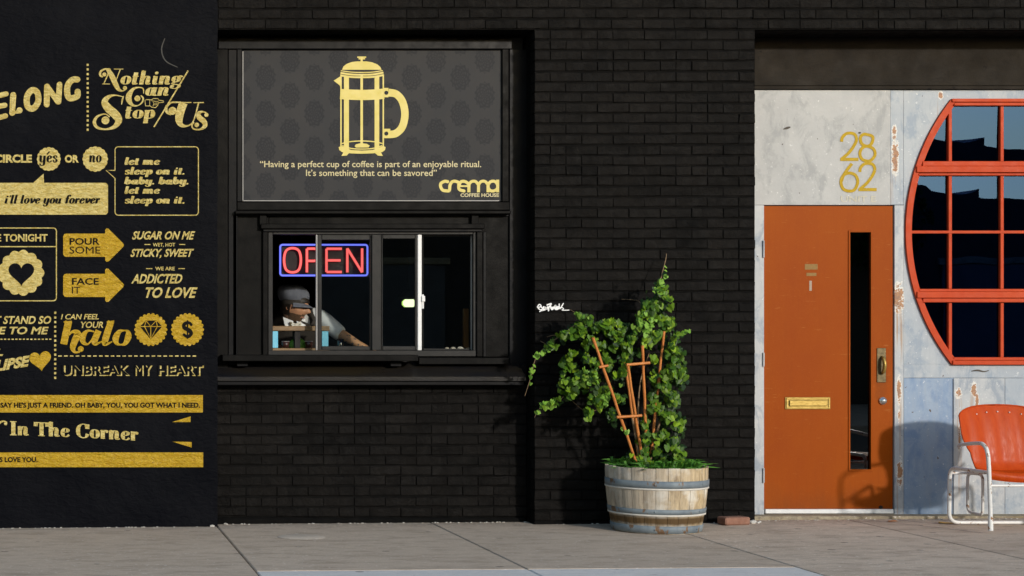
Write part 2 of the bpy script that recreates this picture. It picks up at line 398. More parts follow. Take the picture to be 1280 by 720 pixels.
def mk_emit(name, core, rim, k):
    g = NG(name); g.n.remove(g.b)
    lw = g.new('ShaderNodeLayerWeight'); lw.inputs[0].default_value = .5
    c = g.ramp(lw.outputs['Facing'], [(0.0, core), (.35, core), (.75, rim)])
    e = g.new('ShaderNodeEmission'); g.link(c, e.inputs[0]); e.inputs[1].default_value = k
    g.link(e.outputs[0], g.n['Material Output'].inputs[0]); return g.m
M_NEONR = mk_emit('red neon', (1.0, .16, .15), (.75, .0, .01), 1.0)
M_NEONB = mk_emit('blue neon', (.20, .24, 1.0), (.0, .0, .75), .95)
M_LAMP = mk_emit('lamp glow', (.9, 1.0, .62), (.42, .68, .12), 1.2)

# poster print: charcoal with a staggered damask motif
def mk_damask():
    g = NG('charcoal damask print'); X, Y, Z = g.sep(g.pos())
    u = g.math('DIVIDE', g.math('SUBTRACT', X, PX(332, .21)), .1695); cu = g.math('FLOOR', g.math('ADD', u, .5))
    fu = g.math('SUBTRACT', u, cu)
    sh = g.math('MULTIPLY', g.math('MODULO', g.math('ADD', cu, 20.0), 2.0), .5)
    v = g.math('ADD', g.math('DIVIDE', g.math('SUBTRACT', Z, PZ(97, .21)), .2502), sh); cv = g.math('FLOOR', g.math('ADD', v, .5))
    fv = g.math('SUBTRACT', v, cv)
    ex = g.math('DIVIDE', g.math('MULTIPLY', fu, .1695), .078); ez = g.math('DIVIDE', g.math('MULTIPLY', fv, .2502), .104)
    r = g.math('SQRT', g.math('ADD', g.math('MULTIPLY', ex, ex), g.math('MULTIPLY', ez, ez)))
    an = g.math('ARCTAN2', ex, ez)
    lob = g.math('MULTIPLY', g.math('ABSOLUTE', g.math('SINE', g.math('MULTIPLY', an, 7.0))), .12)
    m = g.ramp(g.math('ADD', r, lob), [(.92, 1.0), (1.02, 0.0)])
    orn = g.math('MULTIPLY', g.math('SINE', g.math('MULTIPLY', r, 21.0)), g.math('SINE', g.math('ADD', g.math('MULTIPLY', an, 8.0), g.math('MULTIPLY', r, 6.0))))
    orn = g.ramp(orn, [(.12, 0.0), (.32, .55)])
    mm = g.math('MULTIPLY', m, g.math('SUBTRACT', 1.0, orn))
    base = g.mix(g.ramp(g.noise(g.pos(), 3, 3), [(.3, 0.0), (.7, 1.0)]), (.031, .032, .035), (.038, .037, .038))
    g.base(g.mix(g.math('MULTIPLY', mm, .62), base, (.014, .0155, .020)))
    return g.set(.55, 0, g.bump(g.noise(g.pos(), 120, 3), .08, .001), .12)
M_DAMASK = mk_damask()
M_PRINT = generic('yellow gold print', (.60, .49, .10), (.66, .54, .14), 12, .5, bstr=.05)
M_PRINTP = generic('pale gold print', (.50, .43, .22), (.55, .47, .25), 12, .5, bstr=.05)

# ------------------------------------------------------------------ flat print: strokes, outlines, lettering
class Ink:
    """collects flat shapes lying on a wall plane; each stroke sits a hair proud of the one before it"""
    def __init__(s, d, sx=1.0, ox=0.0, oy=0.0, step=.00006):
        s.mb = MB(); s.d = d; s.s = sx; s.ox = ox; s.oy = oy; s.k = 0; s.step = step
    def pt(s, x, y):
        d = s.d - s.k*s.step
        X, Y = s.ox + x/s.s, s.oy + y/s.s
        return (PX(X, s.d), d, PZ(Y, s.d))
    def poly(s, pts):
        s.mb.add([s.pt(*p) for p in pts], [tuple(range(len(pts)))]); s.k += 1; return s
    def stroke(s, pts, w=None, closed=False, k=6, smooth=True, a=None, b=None, shear=0.0):
        """pts (x,y) or (x,y,w); a,b: broad nib half axes (horizontal, vertical)"""
        if len(pts[0]) == 2: pts = [(p[0], p[1], w or 1) for p in pts]
        q = smooth_path(pts, k, closed) if smooth else [tuple(p) for p in pts]
        n = len(q); L = []; Rr = []
        for i in range(n):
            if closed: t = (q[(i+1) % n][0]-q[i-1][0], q[(i+1) % n][1]-q[i-1][1])
            else: t = (q[min(i+1,n-1)][0]-q[max(i-1,0)][0], q[min(i+1,n-1)][1]-q[max(i-1,0)][1])
            l = math.hypot(*t) or 1; nx, ny = -t[1]/l, t[0]/l
            h = q[i][2]/2 if a is None else math.sqrt((a*nx)**2 + (b*ny)**2)
            L.append((q[i][0]+nx*h, q[i][1]+ny*h)); Rr.append((q[i][0]-nx*h, q[i][1]-ny*h))
        v = [s.pt(*p) for p in L + Rr]
        s.mb.add(v, [(i, (i+1) % n, (i+1) % n + n, i + n) for i in range(n if closed else n-1)]); s.k += 1
        return s
    def dot(s, x, y, r, n=14, ry=None):
        ry = ry or r
        return s.poly([(x + r*math.cos(i*2*math.pi/n), y + ry*math.sin(i*2*math.pi/n)) for i in range(n)])
    def round_stroke(s, pts, w, closed=False, smooth=False, k=6):
        s.stroke(pts, w, closed, k, smooth)
        if not closed:
            s.dot(pts[0][0], pts[0][1], w/2); s.dot(pts[-1][0], pts[-1][1], w/2)
        if not smooth:
            for p in (pts if closed else pts[1:-1]): s.dot(p[0], p[1], w/2)
        return s
    def rrect(s, x0, y0, x1, y1, r, n=5):
        pts = []
        for cx, cy, a0 in ((x1-r, y0+r, -90), (x1-r, y1-r, 0), (x0+r, y1-r, 90), (x0+r, y0+r, 180)):
            for i in range(n+1):
                a = R(a0 + 90*i/n); pts.append((cx + r*math.cos(a), cy + r*math.sin(a)))
        return pts
    def build(s, name, m, parent, label=None):
        # faces must look towards the street
        me_f = []
        for f in s.mb.f:
            a, b, c = (Vector(s.mb.v[f[i]]) for i in (0, 1, 2))
            me_f.append(f if (b-a).cross(c-a).y < 0 else tuple(reversed(f)))
        s.mb.f = me_f
        o = s.mb.build(name, m, parent)
        if label: o['label'] = label
        return o

def font_mesh(text, bold=0.0, shear=0.0, spacing=1.0):
    cu = bpy.data.curves.new('letters', 'FONT'); cu.body = text; cu.offset = bold; cu.shear = shear; cu.space_character = spacing
    cu.resolution_u = 3
    o = bpy.data.objects.new('letters', cu); COL.objects.link(o)
    dg = bpy.context.evaluated_depsgraph_get(); dg.update()
    me = bpy.data.meshes.new_from_object(o.evaluated_get(dg))
    v = [(p.co.x, p.co.y) for p in me.vertices]; f = [tuple(p.vertices) for p in me.polygons]
    bpy.data.objects.remove(o); bpy.data.curves.remove(cu); bpy.data.meshes.remove(me)
    return v, f
def letters(ink, text, x0, y0, x1, y1, bold=0.02, shear=0.0, spacing=1.0, fn=None, ybase=None):
    """fit a line of lettering in the box x0..x1, y0 (top)..y1 (bottom) of the photograph"""
    v, f = font_mesh(text, bold, shear, spacing)
    xs = [p[0] for p in v]; ys = [p[1] for p in v]
    ax, bx, ay, by = min(xs), max(xs), min(ys), max(ys)
    out = []
    for x, y in v:
        X = x0 + (x-ax)/(bx-ax)*(x1-x0)
        Y = y1 - (y-ay)/(by-ay)*(y1-y0)
        if fn: X, Y = fn(X, Y)
        out.append(ink.pt(X, Y))
    ink.mb.add(out, f); ink.k += 1

# fat-face glyphs: x height 1, drawn with a broad nib; (advance, strokes)
def ell(cx, cy, rx, ry, n=14): return ('c', [(cx + rx*math.cos(-2*math.pi*i/n), cy + ry*math.sin(-2*math.pi*i/n)) for i in range(n)])
GL = {
 'o': (1.0, [ell(.5,.5,.30,.46)]),
 'a': (1.12, [ell(.45,.48,.26,.44), ('s', [(.83,.97),(.80,.5),(.82,.1),(.98,.03),(1.08,.12)])]),
 'n': (1.18, [('s', [(.08,.88),(.2,.95),(.24,.9)]), ('l', [(.27,.97),(.27,.0)]), ('s', [(.33,.62),(.5,.9),(.72,.94),(.82,.7),(.80,.15),(.92,.03),(1.1,.12)])]),
 'm': (1.72, [('s', [(.08,.88),(.2,.95),(.24,.9)]), ('l', [(.27,.97),(.27,.0)]), ('s', [(.33,.62),(.48,.9),(.68,.94),(.78,.7),(.78,.0)]), ('s', [(.86,.62),(1.0,.9),(1.2,.94),(1.33,.7),(1.32,.15),(1.45,.03),(1.62,.12)])]),
 'h': (1.18, [('l', [(.10,1.55),(.30,1.6)]), ('l', [(.27,1.58),(.27,.0)]), ('s', [(.33,.62),(.5,.9),(.72,.94),(.82,.7),(.80,.15),(.92,.03),(1.1,.12)])]),
 'l': (.62, [('l', [(.10,1.55),(.30,1.6)]), ('s', [(.28,1.58),(.27,.8),(.28,.12),(.4,.03),(.56,.12)])]),
 'b': (1.02, [('l', [(.06,1.55),(.26,1.6)]), ('l', [(.24,1.58),(.24,.1)]), ('s', [(.26,.1),(.5,.03),(.76,.2),(.80,.55),(.66,.92),(.45,.9),(.3,.65)])]),
 't': (.72, [('s', [(.32,1.38),(.30,.8),(.30,.15),(.42,.03),(.62,.14)]), ('l', [(.04,.95),(.62,.95)])]),
 'i': (.62, [('s', [(.08,.88),(.2,.96)]), ('s', [(.29,.97),(.27,.5),(.28,.12),(.4,.03),(.56,.12)]), ('d', .32, 1.32, .17)]),
 'e': (.92, [('s', [(.25,.5),(.6,.55),(.72,.78),(.5,.96),(.28,.75),(.22,.4),(.35,.08),(.62,.05),(.84,.25)])]),
 's': (.84, [('s', [(.70,.82),(.5,.97),(.28,.86),(.28,.66),(.5,.5),(.66,.32),(.6,.1),(.38,.02),(.14,.16)]), ('d', .68,.74,.10), ('d', .18,.24,.11)]),
 'p': (1.05, [('s', [(.06,.88),(.2,.96)]), ('l', [(.27,.97),(.27,-.5)]), ('l', [(.05,-.5),(.5,-.5)]), ('s', [(.3,.65),(.46,.9),(.68,.95),(.82,.6),(.78,.2),(.55,.03),(.32,.12)])]),
 'y': (1.1, [('s', [(.06,.86),(.2,.96),(.27,.9)]), ('s', [(.27,.95),(.26,.3),(.42,.04),(.66,.1),(.78,.35)]), ('s', [(.83,.97),(.83,.1),(.76,-.35),(.5,-.5),(.22,-.38)]), ('d', .22,-.3,.12)]),
 'g': (1.02, [ell(.44,.62,.24,.33), ('s', [(.36,.28),(.22,.12),(.42,.02),(.72,-.04),(.8,-.25),(.5,-.48),(.2,-.38),(.22,-.12),(.4,.0)]), ('s', [(.62,.85),(.78,1.0),(.9,.98)]), ('d', .92,.92,.10)]),
 'f': (.74, [('s', [(.80,1.42),(.62,1.6),(.42,1.5),(.34,1.1),(.34,.0)]), ('l', [(.05,.95),(.66,.95)]), ('d', .76,1.4,.12)]),
 'r': (.80, [('s', [(.06,.88),(.2,.96)]), ('l', [(.27,.97),(.27,.0)]), ('s', [(.3,.62),(.45,.88),(.64,.95)]), ('d', .66,.82,.15)]),
 'u': (1.15, [('s', [(.06,.88),(.2,.96)]), ('s', [(.25,.95),(.25,.25),(.42,.04),(.64,.14),(.76,.4)]), ('s', [(.80,.97),(.79,.15),(.9,.03),(1.08,.12)])]),
 'v': (.95, [('s', [(.06,.88),(.2,.96)]), ('l', [(.24,.97),(.45,.03)]), ('s', [(.47,.05),(.78,.5),(.82,.9)]), ('d', .76,.86,.12)]),
 'I': (.72, [('l', [(.36,1.5),(.36,.0)]), ('l', [(.04,1.48),(.68,1.48)]), ('l', [(.04,.02),(.68,.02)])]),
 'T': (1.25, [('l', [(.62,1.5),(.62,.0)]), ('l', [(.08,1.46),(1.16,1.46)]), ('l', [(.3,.02),(.94,.02)]), ('l', [(.08,1.5),(.06,1.05)]), ('l', [(1.16,1.5),(1.18,1.05)])]),
 'C': (1.35, [('s', [(1.12,1.1),(.95,1.45),(.6,1.48),(.28,1.1),(.28,.4),(.6,.03),(.98,.08),(1.16,.45)]), ('l', [(1.14,1.5),(1.12,1.0)])]),
 "'": (.36, [('d', .2, 1.4, .15)]),
 '.': (.45, [('d', .2, .10, .17)]),
 ' ': (.55, []),
}
def fatface(ink, text, x0, y_base, x1, xh, a=.19, b=.05, shear=.28, fn=None, gap=0.0):
    """fat-face lettering: baseline y_base, x height xh, spread from x0 to x1 (photograph units)"""
    tot = sum(GL[c][0] + gap for c in text); sx = (x1-x0)/tot
    cx = 0
    for c in text:
        adv, st = GL[c]
        for t in st:
            if t[0] == 'd':
                rr = t[3]
                pts = [(t[1] + rr*math.cos(i*.6283), t[2] + rr*1.05*math.sin(i*.6283)) for i in range(10)]
                strips = [pts]; poly = True
            else:
                closed = t[0] == 'c'
                q = smooth_path(t[1], 3, closed) if t[0] != 'l' else t[1]
                n = len(q); L = []; Q = []
                for i in range(n):
                    if closed: tx, ty = q[(i+1) % n][0]-q[i-1][0], q[(i+1) % n][1]-q[i-1][1]
                    else: tx, ty = q[min(i+1,n-1)][0]-q[max(i-1,0)][0], q[min(i+1,n-1)][1]-q[max(i-1,0)][1]
                    l = math.hypot(tx, ty) or 1; nx, ny = -ty/l, tx/l
                    h = math.sqrt((a*nx*nx)**2 + (b*ny)**2) 
                    L.append((q[i][0]+nx*h, q[i][1]+ny*h)); Q.append((q[i][0]-nx*h, q[i][1]-ny*h))
                poly = False
            def tf(p):
                X = x0 + (cx + p[0])*sx + p[1]*shear*xh; Y = y_base - p[1]*xh
                return ink.pt(*(fn(X, Y) if fn else (X, Y)))
            if poly: ink.mb.add([tf(p) for p in pts], [tuple(range(len(pts)))])
            else:
                ink.mb.add([tf(p) for p in L+Q], [(i, (i+1) % n, (i+1) % n + n, i+n) for i in range(n if closed else n-1)])
            ink.k += 1
        cx += adv + gap

# ------------------------------------------------------------------ the setting: ground
XL, XR = -9.0, 9.5
mb = MB(); mb.add([(-600,-900,-.30),(600,-900,-.30),(600,500,-.30),(-600,500,-.30)], [(0,1,2,3)])
tag(mb.build('ground', M_JOINT), kind='structure')
mb = MB(); mb.box(-40, 60, -13.4, -3.75, -.29, -.15)
tag(mb.build('road', M_ASPHALT), kind='structure')
mb = MB()
mb.box(-40, 60, -3.75, -3.60, -.28, -.01, .02)
tag(mb.build('kerb', M_CONC), kind='structure')
mb = MB(); mb.box(-40, 60, -22.0, -13.4, -.28, -.02, .02)
tag(mb.build('far_pavement', M_CONC), kind='structure')
# sidewalk: a dirt bed with concrete slabs
def slope_box(mb, x0, x1, y0, y1, top, th, bev=.006, sub=1):
    bm0 = MB(); bm0.box(x0, x1, y0, y1, -th, 0, bev)
    mb.add([(x, y, z + ground(x) + top) for x, y, z in bm0.v], bm0.f); return mb
mb = MB(); slope_box(mb, -30, 40, -3.6, .60, -.012, .2, 0)
side = mb.build('sidewalk', M_JOINT); tag(side, kind='structure')
joints = [-30, -9.5, -8.0, -6.5, -5.0, -3.52, PX(272), PX(545), PX(816), PX(1072), 3.88, 5.4, 6.9, 8.4, 9.9, 40]
G = .0038
for i in range(len(joints)-1):
    a, b = joints[i]+G, joints[i+1]-G
    pale = i in (6, 7)
    if pale:
        mb = MB(); slope_box(mb, a, b, -2.145, .19, 0, .03); mb.build('slab', M_CONC, side)
        mb = MB(); slope_box(mb, a, b, -3.59, -2.155, 0, .03); tag(mb.build('slab', M_CONC2, side), 'pale newer concrete slab')
    else:
        mb = MB(); slope_box(mb, a, b, -3.59, .19 if b < 1.7 else .16, 0, .03); mb.build('slab', M_CONC, side)
# pale oval plug in the pavement
c = Vector((PX(377,-.62), -.62, 0)); c.z = ground(c.x)
mb = MB(); mb.lathe((c.x, c.y, c.z), [(.0,.004),(.13,.004),(.142,.001)], 28)
mb.v = [(c.x + (x-c.x)*1.08, y, z) for x, y, z in mb.v]
tag(mb.build('utility_cover', mk_concrete('cover concrete', (.62,.53,.44), (.70,.61,.52), (.5,.42,.34))), 'small pale oval utility cover set in the sidewalk below the window', 'utility cover')

# ------------------------------------------------------------------ brick mesh library
brick_meshes = {}
def brick_mesh(L, H, var, D=.095):
    key = (round(L, 3), round(H, 4), var)
    if key in brick_meshes: return brick_meshes[key]
    r = random.Random(hash(key) % 9999 + var*31)
    ch = .006; nx = 3
    v = []; f = []
    def j(s=.0010): return r.uniform(-s, s)
    # outer ring at depth ch, inner front ring at depth 0 ; top and bottom rows
    for zi, z in ((0, 0.0), (1, H)):
        for i in range(nx+1):
            x = L*i/nx
            v.append((x + (j() if 0 < i < nx else j(.0009)), ch + j(.0016), z + j(.0026)))         # ring
    for zi, z in ((0, ch), (1, H-ch)):
        for i in range(nx+1):
            x = min(max(L*i/nx, .0022), L-.0022)
            v.append((x + j(.0022), j(.0026), z + j(.0024)))
    for zi, z in ((0, 0.0), (1, H)):
        for i in (0, nx): v.append((L*i/nx, D, z))
    n = nx+1; a, b, c_, d = 0, n, 2*n, 3*n; e = 4*n
    for i in range(nx):
        f.append((c_+i, c_+i+1, d+i+1, d+i))          # front
        f.append((a+i, a+i+1, c_+i+1, c_+i)); f.append((d+i, d+i+1, b+i+1, b+i))
    f.append((a, c_, d, b)); f.append((c_+nx, a+nx, b+nx, d+nx))
    f.append((a, b, e+2, e)); f.append((b+nx, a+nx, e+1, e+3))
    f.append(tuple([a+i for i in range(nx, -1, -1)] + [e, e+1])); f.append(tuple([b+i for i in range(nx+1)] + [e+3, e+2]))
    me = bpy.data.meshes.new('brick'); me.from_pydata(v, [], f); me.materials.append(M_BRICK); me.update()
    brick_meshes[key] = me; return me
COURSE, BL, JH, JV = .0715, .2148, .0085, .0028
def lay(parent, x0, x1, z0, courses, d, phase=0, clip=None, limit=299, seed=1):
    r = random.Random(seed); n = 0; off = Vector(parent.location); over = MB()
    for c_ in range(courses):
        z = z0 + c_*COURSE
        x = x0; first = True
        off0 = (BL/2 if (c_ + phase) % 2 else 0.0)
        segs = []
        xx = x0 - (BL - off0 if off0 else 0)
        while xx < x1 - .012:
            s_, e_ = max(xx, x0), min(xx + BL, x1)
            if r.random() < .13 and e_ - s_ > .2: segs += [(s_, s_+BL/2), (s_+BL/2, e_)]
            else: segs.append((s_, e_))
            xx += BL
        if len(segs) > 1 and segs[0][1]-segs[0][0] < .05: segs[1] = (segs[0][0], segs[1][1]); segs.pop(0)
        if len(segs) > 1 and segs[-1][1]-segs[-1][0] < .05: segs[-2] = (segs[-2][0], segs[-1][1]); segs.pop()
        for s_, e_ in segs:
            L = round((e_ - s_ - JV)*100)/100 if abs(e_-s_-BL) > .01 and abs(e_-s_-BL/2) > .01 else e_-s_-JV
            me = brick_mesh(L, COURSE-JH, r.randrange(7))
            px, py, pz = s_ + JV/2 + r.uniform(-.001,.001), d + r.uniform(-.0030,.0026), z + JH/2 + r.uniform(-.0012,.0012) + .0025*math.sin(s_*1.7+c_)
            if n < limit:
                o = bpy.data.objects.new('brick', me); COL.objects.link(o); o.parent = parent
                o.location = (px-off.x, py-off.y, pz-off.z)
                o.rotation_euler = (r.uniform(-.006,.006), r.uniform(-.004,.004), r.uniform(-.004,.004)); n += 1
            else:
                over.add([(v.co.x+px, v.co.y+py, v.co.z+pz) for v in me.vertices], [tuple(p.vertices) for p in me.polygons])
    if over.v: tag(over.build('brick_courses', M_BRICK, parent), kind='stuff')
    return n

WL = PX(272)                 # right edge of the plaster wall
PL, PR = PX(668), PX(945)    # pier
TOP = PZ(37)                 # underside of the brick band above the openings
# plaster wall with the painted sayings
WT = TOP + 6*COURSE + .35
plw = thing('plaster_wall', (-5.5, 0, 0), 'black plaster wall painted with gold sayings, arrows and badges', 'wall')
g0 = MB()
nx, nz = 60, 60
vv = []
x0w, x1w, z0w, z1w = -9.0, WL, -.06, WT
for i in range(nz+1):
    for k in range(nx+1):
        x = x0w + (x1w-x0w)*k/nx; z = z0w + (z1w-z0w)*i/nz
        e = 0.0
        if k == nx: x += .006*noise.noise(Vector((0, 3, z*9))) + .004*noise.noise(Vector((0, 7, z*31)))
        y = .004 + (.012*max(0, noise.noise(Vector((x*5, 1.7, z*9)))) if z < .28 else 0.0)
        vv.append((x, y, z))
ff = [(i*(nx+1)+k, i*(nx+1)+k+1, (i+1)*(nx+1)+k+1, (i+1)*(nx+1)+k) for i in range(nz) for k in range(nx)]
g0.add(vv, ff, True)
# right return of the plaster edge
ed = [vv[i*(nx+1)+nx] for i in range(nz+1)]
g0.add(ed + [(p[0]-.004, .6, p[2]) for p in ed], [(i, i+nz+1, i+nz+2, i+1) for i in range(nz)])
g0.box(-9.0, WL-.012, .03, .6, -.06, WT)
g0.build('plaster', M_PLASTER, plw)

D0 = -.0015
def ink(scale=1.0, ox=0.0, oy=0.0, d=D0): return Ink(d, scale, ox, oy)
# top row
k = ink(6.543, 0, 60)
for pts in ([(-30,575),(45,555)], [(-30,480),(40,468)], [(-30,395),(50,375)], [(-35,395),(-30,575)]): k.round_stroke(pts, 42)
k.round_stroke([(108,385),(100,530),(160,510)], 50)
k.round_stroke([(262,345),(305,365),(312,440),(270,495),(225,475),(222,395)], 50, closed=True, smooth=True)
k.round_stroke([(385,315),(382,462)], 48); k.round_stroke([(388,320),(475,440)], 46); k.round_stroke([(487,298),(478,440)], 46)
k.round_stroke([(632,258),(590,262),(553,310),(552,380),(575,412),(630,395),(635,358)], 50, smooth=True)
k.build('lettering', M_GOLD, plw, 'rising chunky capitals ELONG')
k = ink(7.58, 110, 75)
k.stroke([(150,225,10),(205,100,12)], smooth=False).stroke([(135,227),(208,227)], 7, smooth=False)
k.stroke([(215,88,10),(160,86,16),(118,112,20),(118,148,20),(142,158,14)]).dot(155,137,19)
k.stroke([(185,84,34),(225,150,50),(262,230,48),(290,278,34),(330,293,10),(365,272,12)]).dot(350,266,20)
k.stroke([(268,190,8),(305,90,10)], smooth=False).stroke([(245,86),(335,86)], 7, smooth=False)
k.stroke([(527,318,6),(522,272,12),(480,260,10),(430,275,26),(390,330,52),(388,380,52),(420,425,26),(470,432,10),(512,402,14),(522,362,16),(500,336,12)]).dot(468,364,28)
k.stroke([(318,425,4),(325,380,16),(338,340,6)]).stroke([(335,350,8),(260,334,12),(195,350,36),(158,400,62),(195,460,78),(262,520,80),(290,575,66),(250,632,38),(170,656,16),(90,640,26),(60,590,32),(90,535,22),(160,512,10),(205,540,10)]).dot(165,572,38)
k.stroke([(890,403,8),(800,400,14),(745,440,26),(745,490,26),(785,520,12)]).dot(800,482,38)
k.stroke([(800,403),(980,403)], 9, smooth=False).stroke([(905,405,80),(878,480,78),(862,560,72),(880,612,46),(930,626,18),(985,600,12),(1015,530,12),(1048,405,14)])
k.stroke([(1000,405),(1098,403)], 9, smooth=False)
k.stroke([(1120,500,12),(1085,490,16),(1050,505,36),(1055,545,50),(1098,582,50),(1108,625,40),(1060,658,16),(1000,652,14),(985,618,12),(1005,592,12)]).dot(1030,615,22).dot(1122,520,20)
def slant(x, y): return x, y
fatface(k, 'othing', 300, 232, 885, 82, .20, .045, .20)
fatface(k, 'an', 535, 338, 765, 80, .20, .045, .25)
fatface(k, 'top', 340, 555, 632, 82, .20, .045, .15)
k.stroke([(948,102),(625,635)], 13, smooth=False)
k.build('lettering', M_GOLD, plw, 'swash lettering Nothing Can Stop Us with a long slash')
k = ink(7.58, 110, 75)
hand = [(540,380),(560,375),(600,378),(620,365),(665,366),(670,380),(715,388),(718,400),(668,405),(660,430),(640,452),(605,448),(590,435),(545,435)]
k.stroke(hand, 7, closed=True, smooth=False)
for p in ([(585,380),(585,434)], [(600,385),(640,392),(668,392)], [(628,410),(662,408)], [(625,425),(655,422)], [(615,395),(625,412),(615,440)]): k.stroke(p, 5, smooth=False)
k.build('pointing_hand', M_GOLD, plw, 'outlined hand pointing right')
# middle rows
def scallop(ink_, cx, cy, r, n=14, amp=.06, inner=None):
    m = n*6; o = [(cx + (r*(1-amp) + r*amp*abs(math.cos(n*math.pi*i/m)) )*math.cos(2*math.pi*i/m), cy + (r*(1-amp) + r*amp*abs(math.cos(n*math.pi*i/m)))*math.sin(2*math.pi*i/m)) for i in range(m)]
    c0 = len(ink_.mb.v)
    if inner is None:
        ink_.mb.add([ink_.pt(cx, cy)] + [ink_.pt(*p) for p in o], [(0, i+1, (i+1) % m + 1) for i in range(m)])
    ink_.k += 1
    return o
k = ink()
letters(k, 'CIRCLE', -7, 193, 40, 203.5, .045)
letters(k, 'OR', 81, 193.5, 98.5, 203.5, .045)
k.build('lettering', M_GOLD, plw, 'small bold words CIRCLE and OR')
YES_X = (61, 119)
for cx, r, word, x0, x1 in ((61, 15, 'yes', 48.5, 72), (119, 16, 'no', 111, 127)):
    k = ink(); scallop(k, cx, 198.8, r, 16)
    b = k.build('badge', M_GOLD, plw, 'scalloped badge reading ' + word)
    k = ink(d=D0-.0028); fatface(k, word, x0, 202.8, x1, 8.6, .19, .06, .05)
    if word == 'yes': k.stroke([(62,189.5),(58.5,193)], 1.6, smooth=False)
    k.build('lettering', M_INK, b)
k = ink()
k.stroke([(143.8,213)] + [(143.8,187)] + k.rrect(143.8,183.5,248,269,4)[18:] + k.rrect(143.8,183.5,248,269,4)[:18] + [(143.8,223),(132.5,212.8),(143.8,213)], 1.15, smooth=False)
k.build('speech_bubble', M_GOLD, plw, 'outlined speech bubble with a pointer on its left')
k = ink()
for t, yb, x1 in (('let me', 205.8, 199), ('sleep on it.', 218, 231), ('baby. baby.', 230.3, 236), ('let me', 242, 199), ('sleep on it.', 254.3, 231)):
    fatface(k, t, 155, yb, x1, 5.7, .24, .08, .25)
k.build('lettering', M_GOLD, plw, 'five italic lines let me sleep on it baby baby')
k = ink(); k.poly(k.rrect(-30,228.5,135,268.3,4)); k.poly([(41,229),(54.5,217),(55,229)])
sb = k.build('speech_bubble', M_GOLD, plw, 'solid gold speech bubble')
k = ink(d=D0-.0028); fatface(k, "i'll love you forever", 5, 254.3, 124, 6.6, .21, .07, .25)
k.build('lettering', M_INK, sb)
for x, y0, y1 in ((109.6, 81, 167), (69, 391, 477)):
    k = ink(); y = y0
    while y < y1: k.poly([(x-1.3,y-1.4),(x+1.3,y-1.4),(x+1.3,y+1.4),(x-1.3,y+1.4)]); y += 5.8
    k.build('dotted_line', M_GOLD, plw)
for y, x0, x1, st, h in ((424, -3, 65, 4.7, 1.4), (445, 75, 250, 7.3, 2.2)):
    k = ink(); x = x0
    while x < x1: k.poly([(x-h,y-.75),(x+h,y-.75),(x+h,y+.75),(x-h,y+.75)]); x += st
    k.build('dotted_line', M_GOLD, plw)
k = ink(); k.stroke(k.rrect(-30,285,70.5,376,4), 1.3, closed=True, smooth=False); k.stroke([(-30,308.3),(70.5,308.3)], 1.3, smooth=False)
k.build('outlined_box', M_GOLD, plw)
k = ink(); letters(k, 'E TONIGHT', -4, 292.5, 59.5, 302, .03)
k.build('lettering', M_GOLD, plw, 'bold word TONIGHT')
k = ink(); o = scallop(k, 26.5, 341, 29, 13, .10, inner=1)
m = len(o); hr = []
def heart(cx, cy, s, n=78, tilt=0.0):
    out = []
    for i in range(n):
        t = 2*math.pi*i/n; x = 16*math.sin(t)**3/17; y = -(13*math.cos(t)-5*math.cos(2*t)-2*math.cos(3*t)-math.cos(4*t))/17
        out.append((cx + s*(x*math.cos(tilt)-y*math.sin(tilt)), cy + s*(x*math.sin(tilt)+y*math.cos(tilt))))
    return out
k.mb.add([k.pt(26.5, 341)] + [k.pt(*p) for p in o], [(0, i+1, (i+1) % m + 1) for i in range(m)])
bd = k.build('badge', M_GOLD, plw, 'wavy badge with a dark heart in it')
k = ink(d=D0-.0028); k.poly(heart(26.7, 341, 17)); k.build('heart', M_PLASTER, bd)
for y0, t1, t2, a1, a2 in ((292, 'POUR', 'SOME', (87,297.5,124.5,306), (87,308.2,125.5,317)), (342.2, 'FACE', 'IT', (90,347.5,123.5,356), (90,358.5,100.5,367))):
    k = ink()
    body = [(79,y0+3),(80.5,y0+.6),(83,y0),(131.5,y0),(131.5,y0-5),(133,y0-6.6),(135.5,y0-6.2),(154,y0+12.2),(155,y0+14.3),(154,y0+16.6),(135.5,y0+35),(133,y0+35.2),(131.5,y0+33.5),(131.5,y0+29),(83,y0+29),(80.5,y0+28.4),(79,y0+26)]
    k.poly(body); ar = k.build('arrow', M_GOLD2, plw, 'gold arrow reading %s %s' % (t1, t2))
    k = ink(d=D0-.0028); letters(k, t1, *a1, .022); letters(k, t2, *a2, 0.0); k.build('lettering', M_INK, ar)
k = ink()
for t, bx, bo in (('SUGAR ON ME', (165,289,244,299.5), .03), ('WET, HOT', (191,303.6,219,309), .02), ('STICKY, SWEET', (163,311,242.5,323), .03), ('WE ARE', (194,333.4,218.5,338), .02), ('ADDICTED', (164,342.3,228,354.5), .03), ('TO LOVE', (182,359,247,372.5), .03)):
    letters(k, t, *bx, bo, .35 if bo > .025 else 0)
for x0, x1, y in ((180.5,188,305.6),(224,231.5,305.6),(182.5,190.5,335.8),(223,231,335.8)): k.stroke([(x0,y),(x1,y)], 1.1, smooth=False)
k.build('lettering', M_GOLD, plw, 'slanted lines SUGAR ON ME to ADDICTED TO LOVE')
k = ink(); letters(k, 'T STAND SO', -6, 395, 64, 405, .028, .22); letters(k, 'E TO ME', -2, 408.3, 61, 418, .028, .22)
k.build('lettering', M_GOLD, plw, 'slanted lines STAND SO and TO ME')
k = ink()
def rise(x, y): return x, y - (x-18)*.16
letters(k, 'LIPSE', -6, 447, 38, 461, .05, .25, 1.0, rise); letters(k, 'L', -8, 436, 4, 445, .05, .25)
k.build('lettering', M_GOLD, plw, 'rising brushed capitals ending LIPSE')
